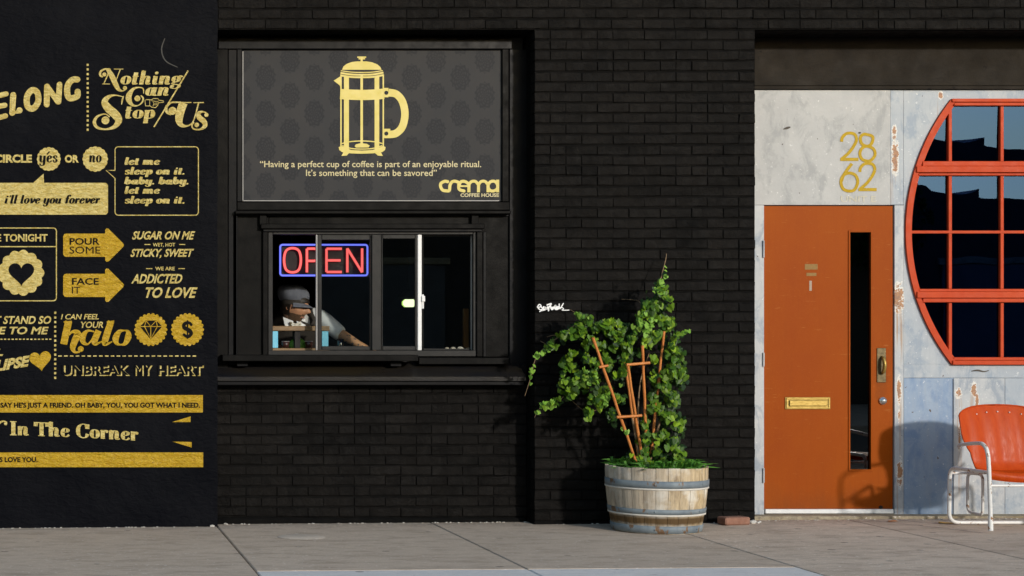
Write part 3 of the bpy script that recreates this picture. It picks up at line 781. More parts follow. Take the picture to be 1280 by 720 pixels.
k = ink(); k.poly(heart(50.5, 450, 14.5, tilt=-.12)); k.build('heart', M_GOLD2, plw)
k = ink(); letters(k, 'I CAN FEEL', 76, 392.5, 123.5, 399.3, .02, .22); letters(k, 'YOUR', 101, 402, 129, 410, .02, .22)
k.build('lettering', M_GOLD, plw, 'small slanted words I CAN FEEL YOUR')
k = ink(6.4, 60, 385)
k.stroke([(125,112),(190,106)], 9, smooth=False)
k.stroke([(165,106,58),(125,290,56)], smooth=False)
k.stroke([(150,235,10),(195,190,22),(238,205,54),(215,262,54),(198,318,44),(215,352,20),(255,352,12)]).dot(262,328,24)
k.stroke([(370,190,10),(318,182,20),(280,225,48),(282,272,38),(320,288,14),(360,240,12)]).stroke([(405,180,50),(372,262,50),(382,288,26),(430,268,8)])
k.stroke([(505,106,52),(456,262,52),(466,288,26),(515,268,8)]).stroke([(470,112),(530,104)], 9, smooth=False)
k.stroke([(612,180,12),(570,190,34),(542,240,52),(550,280,34),(580,293,12),(618,282,34),(642,230,52),(638,192,34)], closed=True)
k.build('lettering', M_GOLD2, plw, 'large curled word halo')
for cx in (188.5, 234.3):
    k = ink(); scallop(k, cx, 412, 20.8, 22, .10)
    b = k.build('badge', M_GOLD2, plw, 'scalloped badge with a %s' % ('diamond' if cx < 200 else 'dollar sign'))
    if cx < 200:
        k = ink(6.4, 60, 385, D0-.0028); k.poly([(735,148),(785,100),(865,100),(915,148),(822,250)]); dm = k.build('diamond', M_INK, b)
        k = ink(6.4, 60, 385, D0-.0052)
        for p in ([(735,148),(915,148)], [(785,102),(822,148),(865,102)], [(772,148),(822,246),(875,148)], [(822,148),(822,246)], [(785,102),(772,148)], [(865,102),(875,148)]): k.stroke(p, 6, smooth=False)
        k.build('facet_lines', M_GOLD2, b)
    else:
        m_ = 66; k2 = ink(); 
        k = ink(6.4, 60, 385, D0-.0028)
        k.stroke([(1152,142,20),(1130,118,22),(1095,125,28),(1090,155,30),(1130,180,34),(1145,205,30),(1120,230,24),(1080,208,20)]).stroke([(1116,98),(1116,246)], 12, smooth=False).build('dollar_sign', M_INK, b)
# outlined capitals: gold, then the face of the letter in wall black a little up and left
k = ink()
for t, x0, x1 in (('UNBREAK', 78.6, 162.6), ('M', 169.6, 179.6), ('Y', 180.6, 190.6), ('HEART', 198.6, 254.8)): letters(k, t, x0, 457.0, x1, 470.0, .04 if t != 'M' else 0)
ub = k.build('lettering', M_GOLD, plw, 'shadowed outline capitals UNBREAK MY HEART')
k = ink(d=D0-.0028)
for t, x0, x1 in (('UNBREAK', 77.0, 161.0), ('M', 168.0, 178.0), ('Y', 179.0, 189.0), ('HEART', 197.0, 253.2)): letters(k, t, x0, 456.0, x1, 468.8, .03 if t != 'M' else 0)
k.build('letter_face', M_PLASTER, ub)
# bars and closing lines
k = ink(); k.poly([(-60,493.8),(253.6,493.8),(253.6,515.6),(-60,515.6)]); b1 = k.build('gold_bar', M_GOLD2, plw)
k = ink(d=D0-.0028); letters(k, "SAY HE'S JUST A FRIEND. OH BABY, YOU, YOU GOT WHAT I NEED.", 0.5, 503, 250, 511.5, .035); k.build('lettering', M_INK, b1)
k = ink(); k.poly([(-60,565.5),(254,565.5),(254,584),(-60,584)]); b2 = k.build('gold_bar', M_GOLD2, plw)
k = ink(d=D0-.0028); letters(k, 'S LOVE YOU.', -.5, 571.3, 47, 577.8, .035); k.build('lettering', M_INK, b2)
k = ink()
def sag(x, y): return x, y + 7.2*((x-13)/160.)**1.3 if x > 13 else y
fatface(k, 'In The Corner', 12, 543.8, 173, 11.4, .20, .045, 0.0, sag)
k.stroke([(-6,540,3),(-2,530,3.2),(4,526.5,2),(9,528,1)]).dot(7,529.5,2)
k.build('lettering', M_GOLD, plw, 'drooping serif line In The Corner')
for t_ in ([(215,527.6),(238.2,520.4),(238.2,527.6)], [(215.5,552),(239.6,552.4),(239.6,559.4)]): ink().poly(t_).build('triangle', M_GOLD2, plw)
# scar in the plaster above the sayings
k = ink(d=.001); k.stroke([(206,48,1.0),(202,62,1.5),(207,76,1.4),(222,84,.8)])
k.build('plaster_scar', generic('grey scar', (.045,.043,.04), (.06,.057,.052), 20, .8), plw)

# ------------------------------------------------------------------ brick walls
band = thing('brick_wall', (3.5, 0, TOP), 'black painted brick band running above the window and door openings', 'wall')
mb = MB(); mb.box(WL, 9.5, .007, .62, TOP+.001, WT); mb.build('mortar', M_MORTAR, band)
mb = MB(); mb.box(WL, 9.5, .001, .6, TOP+6*COURSE+.002, WT+.02, .003); mb.build('coping', M_FRAME, band)
lay(band, WL+.004, 6.4, TOP+.001, 6, 0.0, 1, seed=3)
mb = MB(); mb.box(6.41, 9.5, .0, .1, TOP+.002, TOP+6*COURSE, .003); mb.build('brick_courses', M_BRICK, band)

pier = thing('brick_pier', (.91, 0, .015), 'tall black brick pier between the coffee window and the orange door', 'wall')
npc = int((TOP - .02)/COURSE); zb = TOP - npc*COURSE
mb = MB(); mb.box(PL+.006, PR-.006, .007, .62, -.05, TOP); mb.build('mortar', M_MORTAR, pier)
mb = MB(); mb.box(PL-.004, PR+.004, -.006, .3, -.05, zb, .006); mb.build('footing', M_MORTAR, pier)
lay(pier, PL, PR, zb, npc, 0.0, 1, seed=5)

DB = .18
bay = thing('brick_apron', (-.9, DB, .01), 'black recessed brick apron under the coffee window sill', 'wall')
zt = PZ(479, DB); nb_ = int((zt-.03)/COURSE); zb2 = zt - nb_*COURSE
mb = MB(); mb.box(WL, PL, DB+.007, .34, -.05, zt); mb.build('mortar', M_MORTAR, bay)
mb = MB(); mb.box(WL+.01, PL-.01, DB-.03, DB+.1, -.05, zb2-.004, .01); mb.build('footing', M_MORTAR, bay)
lay(bay, WL, PL, zb2, nb_, DB, 0, seed=9)
# crumbs of mortar and paint along the wall foot
mb = MB(); r = random.Random(5)
for i in range(240):
    x = r.uniform(-3.6, 3.6); q = (0.0 if x < WL or x > PL and x < PR else .14) if x < PR else .12
    if x > PL and x < PR and r.random() < .6: continue
    y = q - abs(r.gauss(0, .012)) - .004; s = r.uniform(.002, .007) * (2.2 if abs(x-WL-.03) < .07 else 1)
    mb.sphere((x, y, ground(x) + s*.4), s, 5, 3, (1.3, 1, .6))
mb.sm = [False]*len(mb.sm)
tag(mb.build('rubble', generic('pale mortar crumbs', (.42,.39,.35), (.6,.57,.52), 60, .9)), 'pale crumbs of mortar and flaked paint along the wall foot', 'rubble', kind='stuff')

# ------------------------------------------------------------------ coffee window: joinery, sliding sashes, sill
F = .20
win = thing('window', (PX(455, F), F, PZ(478, F)), 'wide black framed coffee shop window with sliding panes and a service ledge', 'window')
def part(name, m, x0, x1, y0, y1, da, db, bev=.003, parent=win, **kw):
    return MB().pbox(x0, x1, y0, y1, da, db, bev, **kw).build(name, m, parent)
MB().box(WL+.001, PL-.001, .30, .33, PZ(49,.3), TOP-.001).build('head_board', M_FRAME2, win)
part('head_board', M_FRAME2, 273, 640, 50, 61, F-.02, F+.1)
part('stile', M_FRAME, 271, 285, 61.5, 460, F-.04, F+.1)
part('stile', M_FRAME2, 285.5, 296, 61.5, 460, F, F+.1)
part('stile', M_FRAME2, 296.5, 302.6, 61.5, 252, F-.012, F+.1)
part('stile', M_FRAME, 628, 636, 61.5, 252, F-.012, F+.1)
part('stile', M_FRAME2, 637, 668, 61.5, 460, F+.01, F+.1)
part('rail', M_FRAME, 296.5, 637, 252.5, 262.5, F-.012, F+.1)
part('moulding', M_FRAME, 294, 639, 263, 267.5, F-.045, F+.1, .006)
part('board', M_FRAME, 296.5, 636.5, 268, 446, F+.03, F+.06)
for x in (329, 594): part('block', M_FRAME, x-4.5, x+4.5, 268, 281, F-.005, F+.03)
for a, b in ((297, 324.2), (333.8, 589.2), (598.8, 636)): part('bead', M_FRAME2, a, b, 268.2, 270.5, F+.015, F+.03)
part('head_moulding', M_FRAME, 326, 606, 279.5, 286, F-.02, F+.05, .005)
part('head_moulding', M_FRAME2, 329, 603, 286.3, 289.5, F+.0, F+.05, .003)
for a, b in ((328.5, 335), (596, 603.5)): part('casing', M_FRAME, a, b, 289.8, 446, F+.004, F+.05, .004)
part('casing', M_FRAME2, 604, 608, 289.8, 446, F+.018, F+.05, .003)
MB().pbox(291, 297, 268, 446, F+.0, F+.05).build('bead', M_FRAME2, win)
# cut-out behind: the board is solid, so the glazed unit is built as a frame in front of a hole
bpy.data.objects.remove(bpy.data.objects['board'])
for nm, a, b, c_, d_ in (('board', 296.5, 336, 268, 446), ('board', 596, 636.5, 268, 446), ('board', 336.3, 595.7, 268, 290)):
    part(nm, M_FRAME, a, b, c_, d_, F+.03, F+.06, .002)
U = F+.022
part('unit_frame', M_ALU, 335.3, 341, 290, 440, U, U+.07)
part('unit_frame', M_ALU, 591.5, 595.7, 290, 440, U, U+.07)
part('unit_frame', M_ALU, 341.2, 591.2, 289.8, 293, U, U+.07)
part('unit_frame', M_ALU, 335.3, 595.7, 438, 445.5, U-.004, U+.075)
part('mullion', M_ALU, 465, 476.5, 293.2, 437.8, U-.008, U+.07)
s1 = thing('x', (0,0,0), '', ''); bpy.data.objects.remove(s1)
def sash(x0, x1, y0, y1, d, rl, rr, rt, rb, mats, edge=None):
    s = MB().pbox(x0, x0+rl, y0, y1, d, d+.028).build('sash_stile', mats[0], win)
    MB().pbox(x1-rr, x1, y0, y1, d, d+.028).build('sash_stile', mats[1], win)
    MB().pbox(x0+rl+.1, x1-rr-.1, y0, y0+rt, d+.002, d+.026).build('sash_rail', mats[2], win)
    MB().pbox(x0+rl+.1, x1-rr-.1, y1-rb, y1, d+.002, d+.026).build('sash_rail', mats[2], win)
    mb = MB().pbox(x0+rl-.4, x1-rr+.4, y0+rt-.4, y1-rb+.4, d+.012, d+.016, 0); mb.build('glass_pane', M_GLASS, win)
sash(397.2, 465, 293.3, 437.7, U+.010, 5, 2.5, 6.5, 5, (M_ALU, M_ALU, M_ALU))
MB().pbox(394.8, 397, 293.3, 437.8, U+.006, U+.03).build('sash_edge', M_EDGE, win)  # lit edge of the stile put in as a pale grey strip
sash(476.8, 522, 293.3, 437.7, U+.010, 1.6, 3, 5, 5, (M_ALU, M_ALU, M_ALU))
MB().pbox(522.2, 527.2, 293.3, 437.9, U+.006, U+.036, .003).build('sash_edge', M_WHITE, win)
mb = MB().pbox(527.4, 530, 368, 386, U+.004, U+.022, .003); mb.pbox(527.4, 531.5, 370, 377, U-.006, U+.006, .002); mb.build('latch', M_WHITE, win)
sash(528, 591, 293.3, 437.7, U+.040, 1.2, 2.2, 2, 2, (M_ALU, M_EDGE, M_ALU))
# ledge and sill
MB().pbox(278, 523, 443.5, 451.5, .02, F+.03, .004, dref=.02).build('ledge', M_FRAME, win)
MB().pbox(296, 310, 452, 458, .10, F+.03, .004).build('bracket', M_FRAME2, win)
MB().pbox(488, 502, 452, 458, .10, F+.03, .004).build('bracket', M_FRAME2, win)
MB().pbox(523.6, 637, 447, 455.5, .12, F+.06, .004).build('apron_rail', M_FRAME, win)
mb = MB(); x0, x1 = WL+.002, PX(657, .04)
mb.add([(x0,.03,PZ(471,.03)),(x1,.03,PZ(471,.03)),(x1,.24,PZ(452.5,.24)),(x0,.24,PZ(452.5,.24)),(x0,.03,PZ(476,.03)),(x1,.03,PZ(476,.03)),(x1,.24,PZ(478,.24)),(x0,.24,PZ(478,.24))],
       [(0,1,2,3),(4,0,3,7)[::-1],(0,4,5,1),(1,5,6,2),(4,7,6,5),(3,2,6,7)])
mb.build('sill', M_SILL, win)
MB().box(WL+.003, PX(655,.06), .055, .26, PZ(481.5,.055), PZ(476.3,.055), .004).build('sill_drip', M_FRAME2, win)
MB().box(x1+.002, PL-.002, .17, .24, PZ(478,.2), PZ(455,.2), .004).build('sill_end', M_FRAME2, win)

# poster in the upper light
Q = .21
pos = thing('poster', (PX(465,Q), Q, PZ(250,Q)), 'charcoal damask poster with a yellow press pot and a coffee quote above the serving window', 'poster')
MB().pbox(303.2, 627.4, 61.8, 251.6, Q, Q+.02, .001).build('print_sheet', M_DAMASK, pos)
mb = MB(); mb.pbox(303.2, 304.2, 64, 251, Q-.003, Q-.0005, 0); mb.pbox(304.4, 624, 250.4, 251.4, Q-.003, Q-.0005, 0)
mb.build('sheet_edge', M_EDGE, pos)
k = Ink(Q-.0015, 5.146, 400, 60)
yy = lambda pts: [tuple(p) for p in pts]
k.poly([(142,140),(150,120),(172,102),(205,90),(240,86),(298,86),(335,92),(368,105),(388,122),(396,140)])
k.stroke([(240,59),(297,59)], 9, smooth=False).stroke([(248,69),(290,69)], 9, smooth=False).stroke([(268,60),(268,90)], 14, smooth=False)
k.stroke([(132,160,12),(200,170,12),(268,172,12),(340,170,12),(408,158,12)]).stroke([(134,146,6),(200,155,6),(268,157,6),(340,155,6),(404,145,6)])
k.stroke([(132,176,12),(200,186,12),(268,188,12),(340,186,12),(408,174,12)])
k.stroke([(135,170),(135,640)], 9, smooth=False).stroke([(407,170),(407,640)], 9, smooth=False)
k.stroke([(170,180),(170,650)], 32, smooth=False).stroke([(366,180),(366,650)], 30, smooth=False)
k.stroke([(268,170),(268,625)], 16, smooth=False)
k.stroke([(130,296,66),(200,300,66),(268,302,66),(340,300,66),(412,294,66)])
k.poly([(88,210),(128,184),(134,186),(134,258),(126,240)])
k.stroke([(140,615,7),(190,603,7),(268,598,7),(350,603,7),(402,615,7)])
k.poly([(222,632),(230,620),(262,612),(300,616),(320,628),(312,640),(232,641)])
k.stroke([(142,628,7),(200,646,7),(268,650,7),(340,646,7),(400,628,7)])
k.poly([(120,638),(136,630),(200,656),(268,660),(340,656),(406,630),(422,638),(418,656),(400,670),(340,678),(268,680),(200,678),(142,670),(124,656)])
k.poly([(154,664),(190,672),(172,692),(138,694)]); k.poly([(350,672),(388,664),(404,694),(372,692)])
k.stroke([(410,287,60),(440,287,60)], smooth=False).stroke([(440,287,50),(490,297,48),(530,345,48),(546,425,48),(530,505,48),(490,548,48),(448,556,48)])
k.stroke([(412,550,60),(452,550,60)], smooth=False)
pp = k.build('press_pot', M_PRINT, pos)
k = Ink(Q-.0045, 5.146, 400, 60); k.dot(427,288,13); k.dot(427,550,13); k.build('rivet', M_DAMASK, pp)
k = Ink(Q-.0015)
letters(k, '\u201cHaving a perfect cup of coffee is part of an enjoyable ritual.', 325, 201, 601.5, 211.5, .008)
k.build('lettering', M_PRINTP, pos, 'upper line of the quote about a perfect cup of coffee')
k = Ink(Q-.0015)
letters(k, 'It\u2019s something that can be savored\u201d', 382.5, 212, 546, 222.5, .008)
k.build('lettering', M_PRINTP, pos, 'lower line of the coffee quote')
k = Ink(Q-.0015, 12, 540, 195)
k.round_stroke([(235,385),(190,380),(135,410),(130,460),(160,510),(215,522),(260,515),(270,440),(300,390),(345,378),(400,400),(415,440)], 46, smooth=True)
k.round_stroke([(415,400),(400,460),(415,505),(480,525)], 46, smooth=True)
k.round_stroke([(400,430),(440,385),(500,385),(550,420)], 46, smooth=True); k.round_stroke([(410,452),(550,452)], 26)
k.stroke([(553,545),(553,420)], 46, smooth=False); k.round_stroke([(553,430),(590,385),(650,382),(695,430)], 44, smooth=True)
k.stroke([(697,545),(697,420)], 46, smooth=False); k.round_stroke([(697,430),(735,385),(795,382),(838,430)], 44, smooth=True)
k.stroke([(840,545),(840,420)], 46, smooth=False); k.round_stroke([(845,430),(880,385),(940,382),(980,430),(978,490),(930,522),(880,520),(845,480)], 44, closed=True, smooth=True)
k.stroke([(985,355),(985,545)], 44, smooth=False)
k.k += 1
k.build('logo', M_PRINT, pos, 'rounded yellow wordmark')
k = Ink(Q-.0015); letters(k, 'COFFEE HOUSE', 575.5, 241.6, 623.8, 246.2, .03); k.build('lettering', M_PRINTP, pos, 'tiny words COFFEE HOUSE')

# ------------------------------------------------------------------ the dark room behind
room = thing('room_interior', (-1.0, 2.0, 0), 'dark room seen through the coffee window', 'room')
RX0, RX1 = -4.4, 1.6
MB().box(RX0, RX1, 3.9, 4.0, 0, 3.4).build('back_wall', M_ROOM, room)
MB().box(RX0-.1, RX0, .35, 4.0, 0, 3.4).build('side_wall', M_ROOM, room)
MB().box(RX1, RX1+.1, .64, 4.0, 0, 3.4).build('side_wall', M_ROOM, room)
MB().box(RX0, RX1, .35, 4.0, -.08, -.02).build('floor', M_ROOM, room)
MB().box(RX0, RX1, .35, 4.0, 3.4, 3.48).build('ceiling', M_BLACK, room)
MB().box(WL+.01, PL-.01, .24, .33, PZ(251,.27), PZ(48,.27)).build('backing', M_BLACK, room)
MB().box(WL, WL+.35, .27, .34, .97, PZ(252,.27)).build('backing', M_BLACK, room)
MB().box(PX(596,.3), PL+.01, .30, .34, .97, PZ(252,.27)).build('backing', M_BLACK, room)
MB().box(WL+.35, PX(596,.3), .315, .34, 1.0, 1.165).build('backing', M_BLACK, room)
mb = MB(); mb.box(WL+.2, PX(600,.3), .345, .74, 1.14, 1.19, .006)
tag(mb.build('counter', M_COUNTER), 'narrow dark counter just inside the coffee window', 'counter')
mb = MB(); mb.box(PX(580,.80), PX(586,.80), .80, .84, 1.0, 1.50, .004)
tag(mb.build('wooden_post', generic('amber wood', (.25,.09,.010), (.42,.16,.02), 12, .5, stretch=(1,1,.2))), 'dim amber wooden post inside the right window pane', 'post')
# hanging lamp seen through the pane
lp = thing('ceiling_lamp', (PX(512,1.6), 1.6, 3.4), 'small lit green white lamp hanging in the dark room behind the sash', 'lamp')
lx, lz = PX(511,1.6), PZ(379,1.6)
mb = MB(); mb.tube([(lx,1.6,3.4),(lx,1.6,lz+.1)], .005, 6); mb.build('cord', M_BLACK, lp)
mb = MB(); mb.lathe((lx,1.6,lz), [(.02,.1),(.05,.085),(.085,.045),(.08,.04)], 16); mb.build('lamp_shade', M_BLACK, lp)
mb = MB(); mb.box(lx-.05, lx+.05, 1.56, 1.64, lz-.030, lz+.030, .018); mb.build('bulb', M_LAMP, lp)

# neon sign
N = .40
neon = thing('neon_sign', (PX(404,N), N, PZ(304,N)), 'glowing red neon OPEN sign in a blue tube border', 'neon sign')
def tz(pts, r, m, name, closed=False, d=N):
    mb = MB(); mb.tube([(PX(x,N), d, PZ(y,N)) for x, y in pts], r, 8, closed=closed)
    return mb.build(name, m, neon)
I_ = Ink(N)
tz(I_.rrect(350.3,306,459.3,344.3,3,4), .0072, M_NEONB, 'border_tube', True)
RT = .0096
def neon_letter(paths, label):
    mb = MB()
    for p, cl in paths:
        q = smooth_path(p, 4, cl) if len(p) > 2 else p
        mb.tube([(PX(x,N), N-.004, PZ(y,N)) for x, y in q], RT, 8, closed=cl)
    o = mb.build('neon_letter', M_NEONR, neon); o['label'] = label
neon_letter([([(365.5,310.2),(373.5,313.5),(376,325),(373.5,337),(365.5,340.5),(357.5,337),(355,325),(357.5,313.5)], True)], 'letter O')
neon_letter([([(383.5,340.5),(383.5,311)], False), ([(383.5,311),(394,311),(399.5,314),(399.5,323),(394,326),(383.5,326)], False)], 'letter P')
neon_letter([([(408,340),(408,311)], False), ([(408,311),(427,311)], False), ([(408,325.5),(425.5,325.5)], False), ([(408,340),(427,340)], False)], 'letter E')
neon_letter([([(434,340.5),(434,310.5)], False), ([(434,310.5),(452.5,340.5)], False), ([(452.5,340.5),(452.5,310.5)], False)], 'letter N')
MB().box(PX(349,N+.03), PX(460.5,N+.03), N+.025, N+.032, PZ(346,N), PZ(304.5,N)).build('backing_panel', M_BLACK, neon)
mb = MB()
for x in (365, 445): mb.tube([(PX(x,N),N+.02,PZ(305,N)),(PX(x,N),N+.02,3.38)], .002, 5)
mb.build('hanging_chain', M_BLACK, neon)

# rack on the counter, and what stands in it
C = .36
CT = 1.19
rk = thing('counter_rack', (PX(376,C), C, CT), 'low brown wooden rack on the counter in front of the barista', 'rack')
MB().pbox(340.5, 412, 407.5, 413.5, C, C+.16, .003).build('shelf_board', M_WOOD, rk)
MB().box(PX(340.5,C), PX(412,C), C, C+.16, CT+.001, PZ(435.2,C), .003).build('shelf_board', M_WOOD, rk)
MB().pbox(368.5, 375.5, 413.8, 435, C+.02, C+.14, .002).build('divider', M_BLACK, rk)
for x0, x1, t in ((340.5, 347.5, 'pale blue carton at the left end of the wooden rack'), (402.5, 410.5, 'blue carton at the right end of the wooden rack')):
    mb = MB(); mb.pbox(x0, x1, 414, 435, C+.005, C+.12, .002); tag(mb.build('carton', M_BLUE), t, 'carton', 'blue cartons in the rack')
for x, t in ((357, 'dark cup with a pale rim left of the rack divider'), (386, 'dark cup in the rack, right of the divider')):
    cx, cz = PX(x,C+.04), PZ(435,C+.04)
    mb = MB(); mb.lathe((cx, C+.04, cz), [(.0,.001),(.022,.001),(.030,.045),(.026,.045),(.02,.006)], 16)
    cu = mb.build('cup', generic('dark cup '+t[:5], (.03,.01,.008), (.05,.02,.015), 10, .3)); tag(cu, t, 'cup', 'cups in the rack')
    MB().lathe((cx, C+.04, cz), [(.026,.046),(.0285,.049),(.031,.046)], 16).build('rim', M_EDGE, cu)
    cu.name = 'cup'
mb = MB(); mb.sphere((PX(372,C+.09), C+.10, PZ(432,C+.09)), .055, 18, 10, (1.15,.5,1.0))
tag(mb.build('lime_bag', generic('bright green bag', (.05,.16,.01), (.10,.26,.02), 30, .5)), 'round green bag behind the rack divider', 'bag')
mb = MB(); cx = PX(425.5,C+.05); mb.lathe((cx, C+.05, CT+.001), [(.0,.0),(.020,.0),(.025,.085),(.0235,.085),(.019,.004)], 16)
tag(mb.build('drinking_glass', mk_glass('tumbler glass', .12, (1,1,1), (.85,.85,.85))), 'clear tumbler by the forearm of the barista', 'glass')
for i, (x, s, t) in enumerate(((559.5,.9,'small pebble at the left of the sill row'),(567,1.1,'flat pebble second from the left on the inner sill'),(576,1.3,'largest round pebble on the inner sill'),(586,.8,'pebble nearest the right window edge on the inner sill'))):
    mb = MB(); mb.sphere((PX(x,.31), .325, PZ(437,.31)+.006), .015*s, 9, 6, (1.25,.8,.8)); 
    mb.v = [(a+.002*noise.noise(Vector((a*90,b*90,i))), b, c_+.0015*noise.noise(Vector((a*70,i,c_*80)))) for a,b,c_ in mb.v]
    tag(mb.build('pebble', generic('pale pebble %s' % 'abcd'[i], (.5,.42,.32), (.65,.6,.52), 30, .7)), t, 'pebble', 'pebbles on the inner sill')
for o in bpy.data.objects:
    if o.name.startswith('pebble'): pass

# ------------------------------------------------------------------ barista
per = thing('person', (-1.45, .85, -.02), 'man in a grey flat cap, white shirt and dark vest leaning out over the counter', 'person')
M_SKIN = generic('skin', (.42, .20, .11), (.50, .25, .14), 12, .5, bscale=120, bstr=.1)
M_SKINT = generic('tattooed skin', (.50, .25, .12), (.60, .32, .16), 12, .5, speck=((.05,.06,.07), 30, .56))
M_HAIR = generic('dark hair', (.010,.007,.005), (.025,.016,.010), 60, .55, bscale=200, bstr=.6)
M_CAP = generic('grey wool cap', (.10,.105,.13), (.15,.155,.18), 25, .9, bscale=200, bstr=.4)
M_SHIRT = generic('white shirt cotton', (.72,.72,.72), (.8,.8,.8), 8, .8, bscale=14, bstr=.5, bdist=.012)
M_VEST = generic('dark brown vest', (.022,.017,.013), (.035,.027,.02), 60, .8)
M_BOW = generic('floral bow tie', (.6,.55,.45), (.75,.72,.65), 20, .8, speck=((.10,.07,.03), 38, .52))
HC = P(368.5, 383, .76)                                 # centre of the head
# body skeleton -> skin surface
J = {'pel': (-1.50,.98,.92), 'wst': (-1.49,.94,1.06), 'chs': (-1.41,.80,1.27), 'nkb': (-1.40,.72,1.37), 'nkt': (HC.x-.012, HC.y+.035, HC.z-.07), 'hd': (HC.x, HC.y, HC.z+.0),
     'sl': (-1.235,.66,1.465), 'el': (-1.09,.50,1.315), 'wl': (-.965,.41,1.235), 'pl': (-.915,.405,1.215),
     'sr': (-1.58,.76,1.32), 'er': (-1.66,.62,1.20), 'wr': (-1.56,.47,1.215), 'pr': (-1.52,.45,1.21),
     'hl': (-1.41,.98,.88), 'kl': (-1.40,.93,.47), 'al': (-1.40,.99,.06), 'tl': (-1.39,.85,.02),
     'hr': (-1.59,.98,.88), 'kr': (-1.60,.93,.47), 'ar': (-1.60,.99,.06), 'tr': (-1.61,.85,.02)}
for n_ in J:
    if n_ not in ('nkt', 'hd'): J[n_] = (CAMX + (J[n_][0]-CAMX)*1.0155, J[n_][1]+.18, (CAMZ + (J[n_][2]-CAMZ)*1.0155) if J[n_][2] > .85 else J[n_][2])
RD = {'pel': .145,'wst': .135,'chs': .15,'nkb': .085,'nkt': .052,'hd': .05,'sl': .062,'el': .043,'wl': .027,'pl': .032,'sr': .062,'er': .043,'wr': .027,'pr': .032,
      'hl': .085,'kl': .06,'al': .042,'tl': .035,'hr': .085,'kr': .06,'ar': .042,'tr': .035}
ED = [('pel','wst'),('wst','chs'),('chs','nkb'),('nkb','nkt'),('nkt','hd'),('chs','sl'),('sl','el'),('el','wl'),('wl','pl'),('chs','sr'),('sr','er'),('er','wr'),('wr','pr'),
      ('pel','hl'),('hl','kl'),('kl','al'),('al','tl'),('pel','hr'),('hr','kr'),('kr','ar'),('ar','tr')]
def skin_mesh(name, J, RD, ED, root, m, parent, sub=2):
    names = list(J); me = bpy.data.meshes.new(name)
    off = Vector(per.location)
    me.from_pydata([tuple(Vector(J[n])-off) for n in names], [(names.index(a), names.index(b)) for a, b in ED], [])
    o = bpy.data.objects.new(name, me); COL.objects.link(o)
    md = o.modifiers.new('s', 'SKIN'); 
    if not me.skin_vertices: me.attributes  # layer is made with the modifier below
    if len(me.skin_vertices) == 0:
        bm = bmesh.new(); bm.from_mesh(me); bm.verts.layers.skin.verify(); bm.to_mesh(me); bm.free()
    sv = me.skin_vertices[0].data
    for i, n in enumerate(names):
        rr = RD[n]; sv[i].radius = (rr, rr) if isinstance(rr, float) else rr; sv[i].use_root = (n == root)
    ms = o.modifiers.new('u', 'SUBSURF'); ms.levels = sub; ms.render_levels = sub
    dg = bpy.context.evaluated_depsgraph_get(); dg.update()
    me2 = bpy.data.meshes.new_from_object(o.evaluated_get(dg)); me2.name = name
    for p in me2.polygons: p.use_smooth = True
    me2.materials.clear(); me2.materials.append(m)
    bpy.data.objects.remove(o)
    o2 = bpy.data.objects.new(name, me2); COL.objects.link(o2); o2.parent = parent
    return o2
# hands: fingers branch from the palm
def hand(J, RD, ED, w, p, side):
    W = Vector(J[w]); Pm = Vector(J[p]); ax = (Pm-W).normalized(); up = Vector((0,0,1)); lat = ax.cross(up).normalized()
    for i, (o_, L) in enumerate(((-.030,.062),(-.010,.072),(.010,.068),(.029,.052))):
        a = Pm + lat*o_ + ax*.022; b = a + ax*L*.5 + Vector((0,0,.006)); c_ = a + ax*L - Vector((0,0,.012))
        for nme, q, rr in (('f%s%d0'%(side,i), a, .0105), ('f%s%d1'%(side,i), b, .009), ('f%s%d2'%(side,i), c_, .0075)): J[nme] = tuple(q); RD[nme] = rr
        ED += [(p, 'f%s%d0'%(side,i)), ('f%s%d0'%(side,i), 'f%s%d1'%(side,i)), ('f%s%d1'%(side,i), 'f%s%d2'%(side,i))]
    a = Pm - lat*.034 - ax*.01; b = a - lat*.022 + ax*.03; J['t%s0'%side] = tuple(a); J['t%s1'%side] = tuple(b); RD['t%s0'%side] = .012; RD['t%s1'%side] = .009
    ED += [(p, 't%s0'%side), ('t%s0'%side, 't%s1'%side)]
hand(J, RD, ED, 'wl', 'pl', 'a'); hand(J, RD, ED, 'wr', 'pr', 'b')
skin_mesh('body', J, RD, ED, 'pel', M_SKINT, per)
def grow(d): return d
JS = {k_: J[k_] for k_ in ('pel','wst','chs','sl','sr','el','er','nkb')}
JS['wl2'] = tuple(Vector(J['el']).lerp(Vector(J['wl']), .12)); JS['wr2'] = tuple(Vector(J['er']).lerp(Vector(J['wr']), .5)); JS['cl'] = tuple(Vector(J['nkb']).lerp(Vector(J['nkt']), .45))
RS = {'pel': .150,'wst': .142,'chs': .150,'nkb': .080,'sl': .074,'sr': .078,'el': .060,'er': .060,'wl2': .056,'wr2': .05,'cl': .064}
skin_mesh('shirt', JS, RS, [('pel','wst'),('wst','chs'),('chs','nkb'),('nkb','cl'),('chs','sl'),('sl','el'),('el','wl2'),('chs','sr'),('sr','er'),('er','wr2')], 'pel', M_SHIRT, per)
JV2 = {'pel': J['pel'], 'wst': J['wst'], 'chs': J['chs'], 'up': tuple(Vector(J['nkb']) + Vector((0,.01,-.025))), 'a': tuple(Vector(J['chs']).lerp(Vector(J['sl']), 1.12) + Vector((0,-.02,0))), 'b': tuple(Vector(J['chs']).lerp(Vector(J['sr']), 1.1))}
skin_mesh('vest', JV2, {'pel': .175,'wst': .18,'chs': .225,'up': .125,'a': .135,'b': .135}, [('pel','wst'),('wst','chs'),('chs','up'),('chs','a'),('chs','b')], 'pel', M_VEST, per)
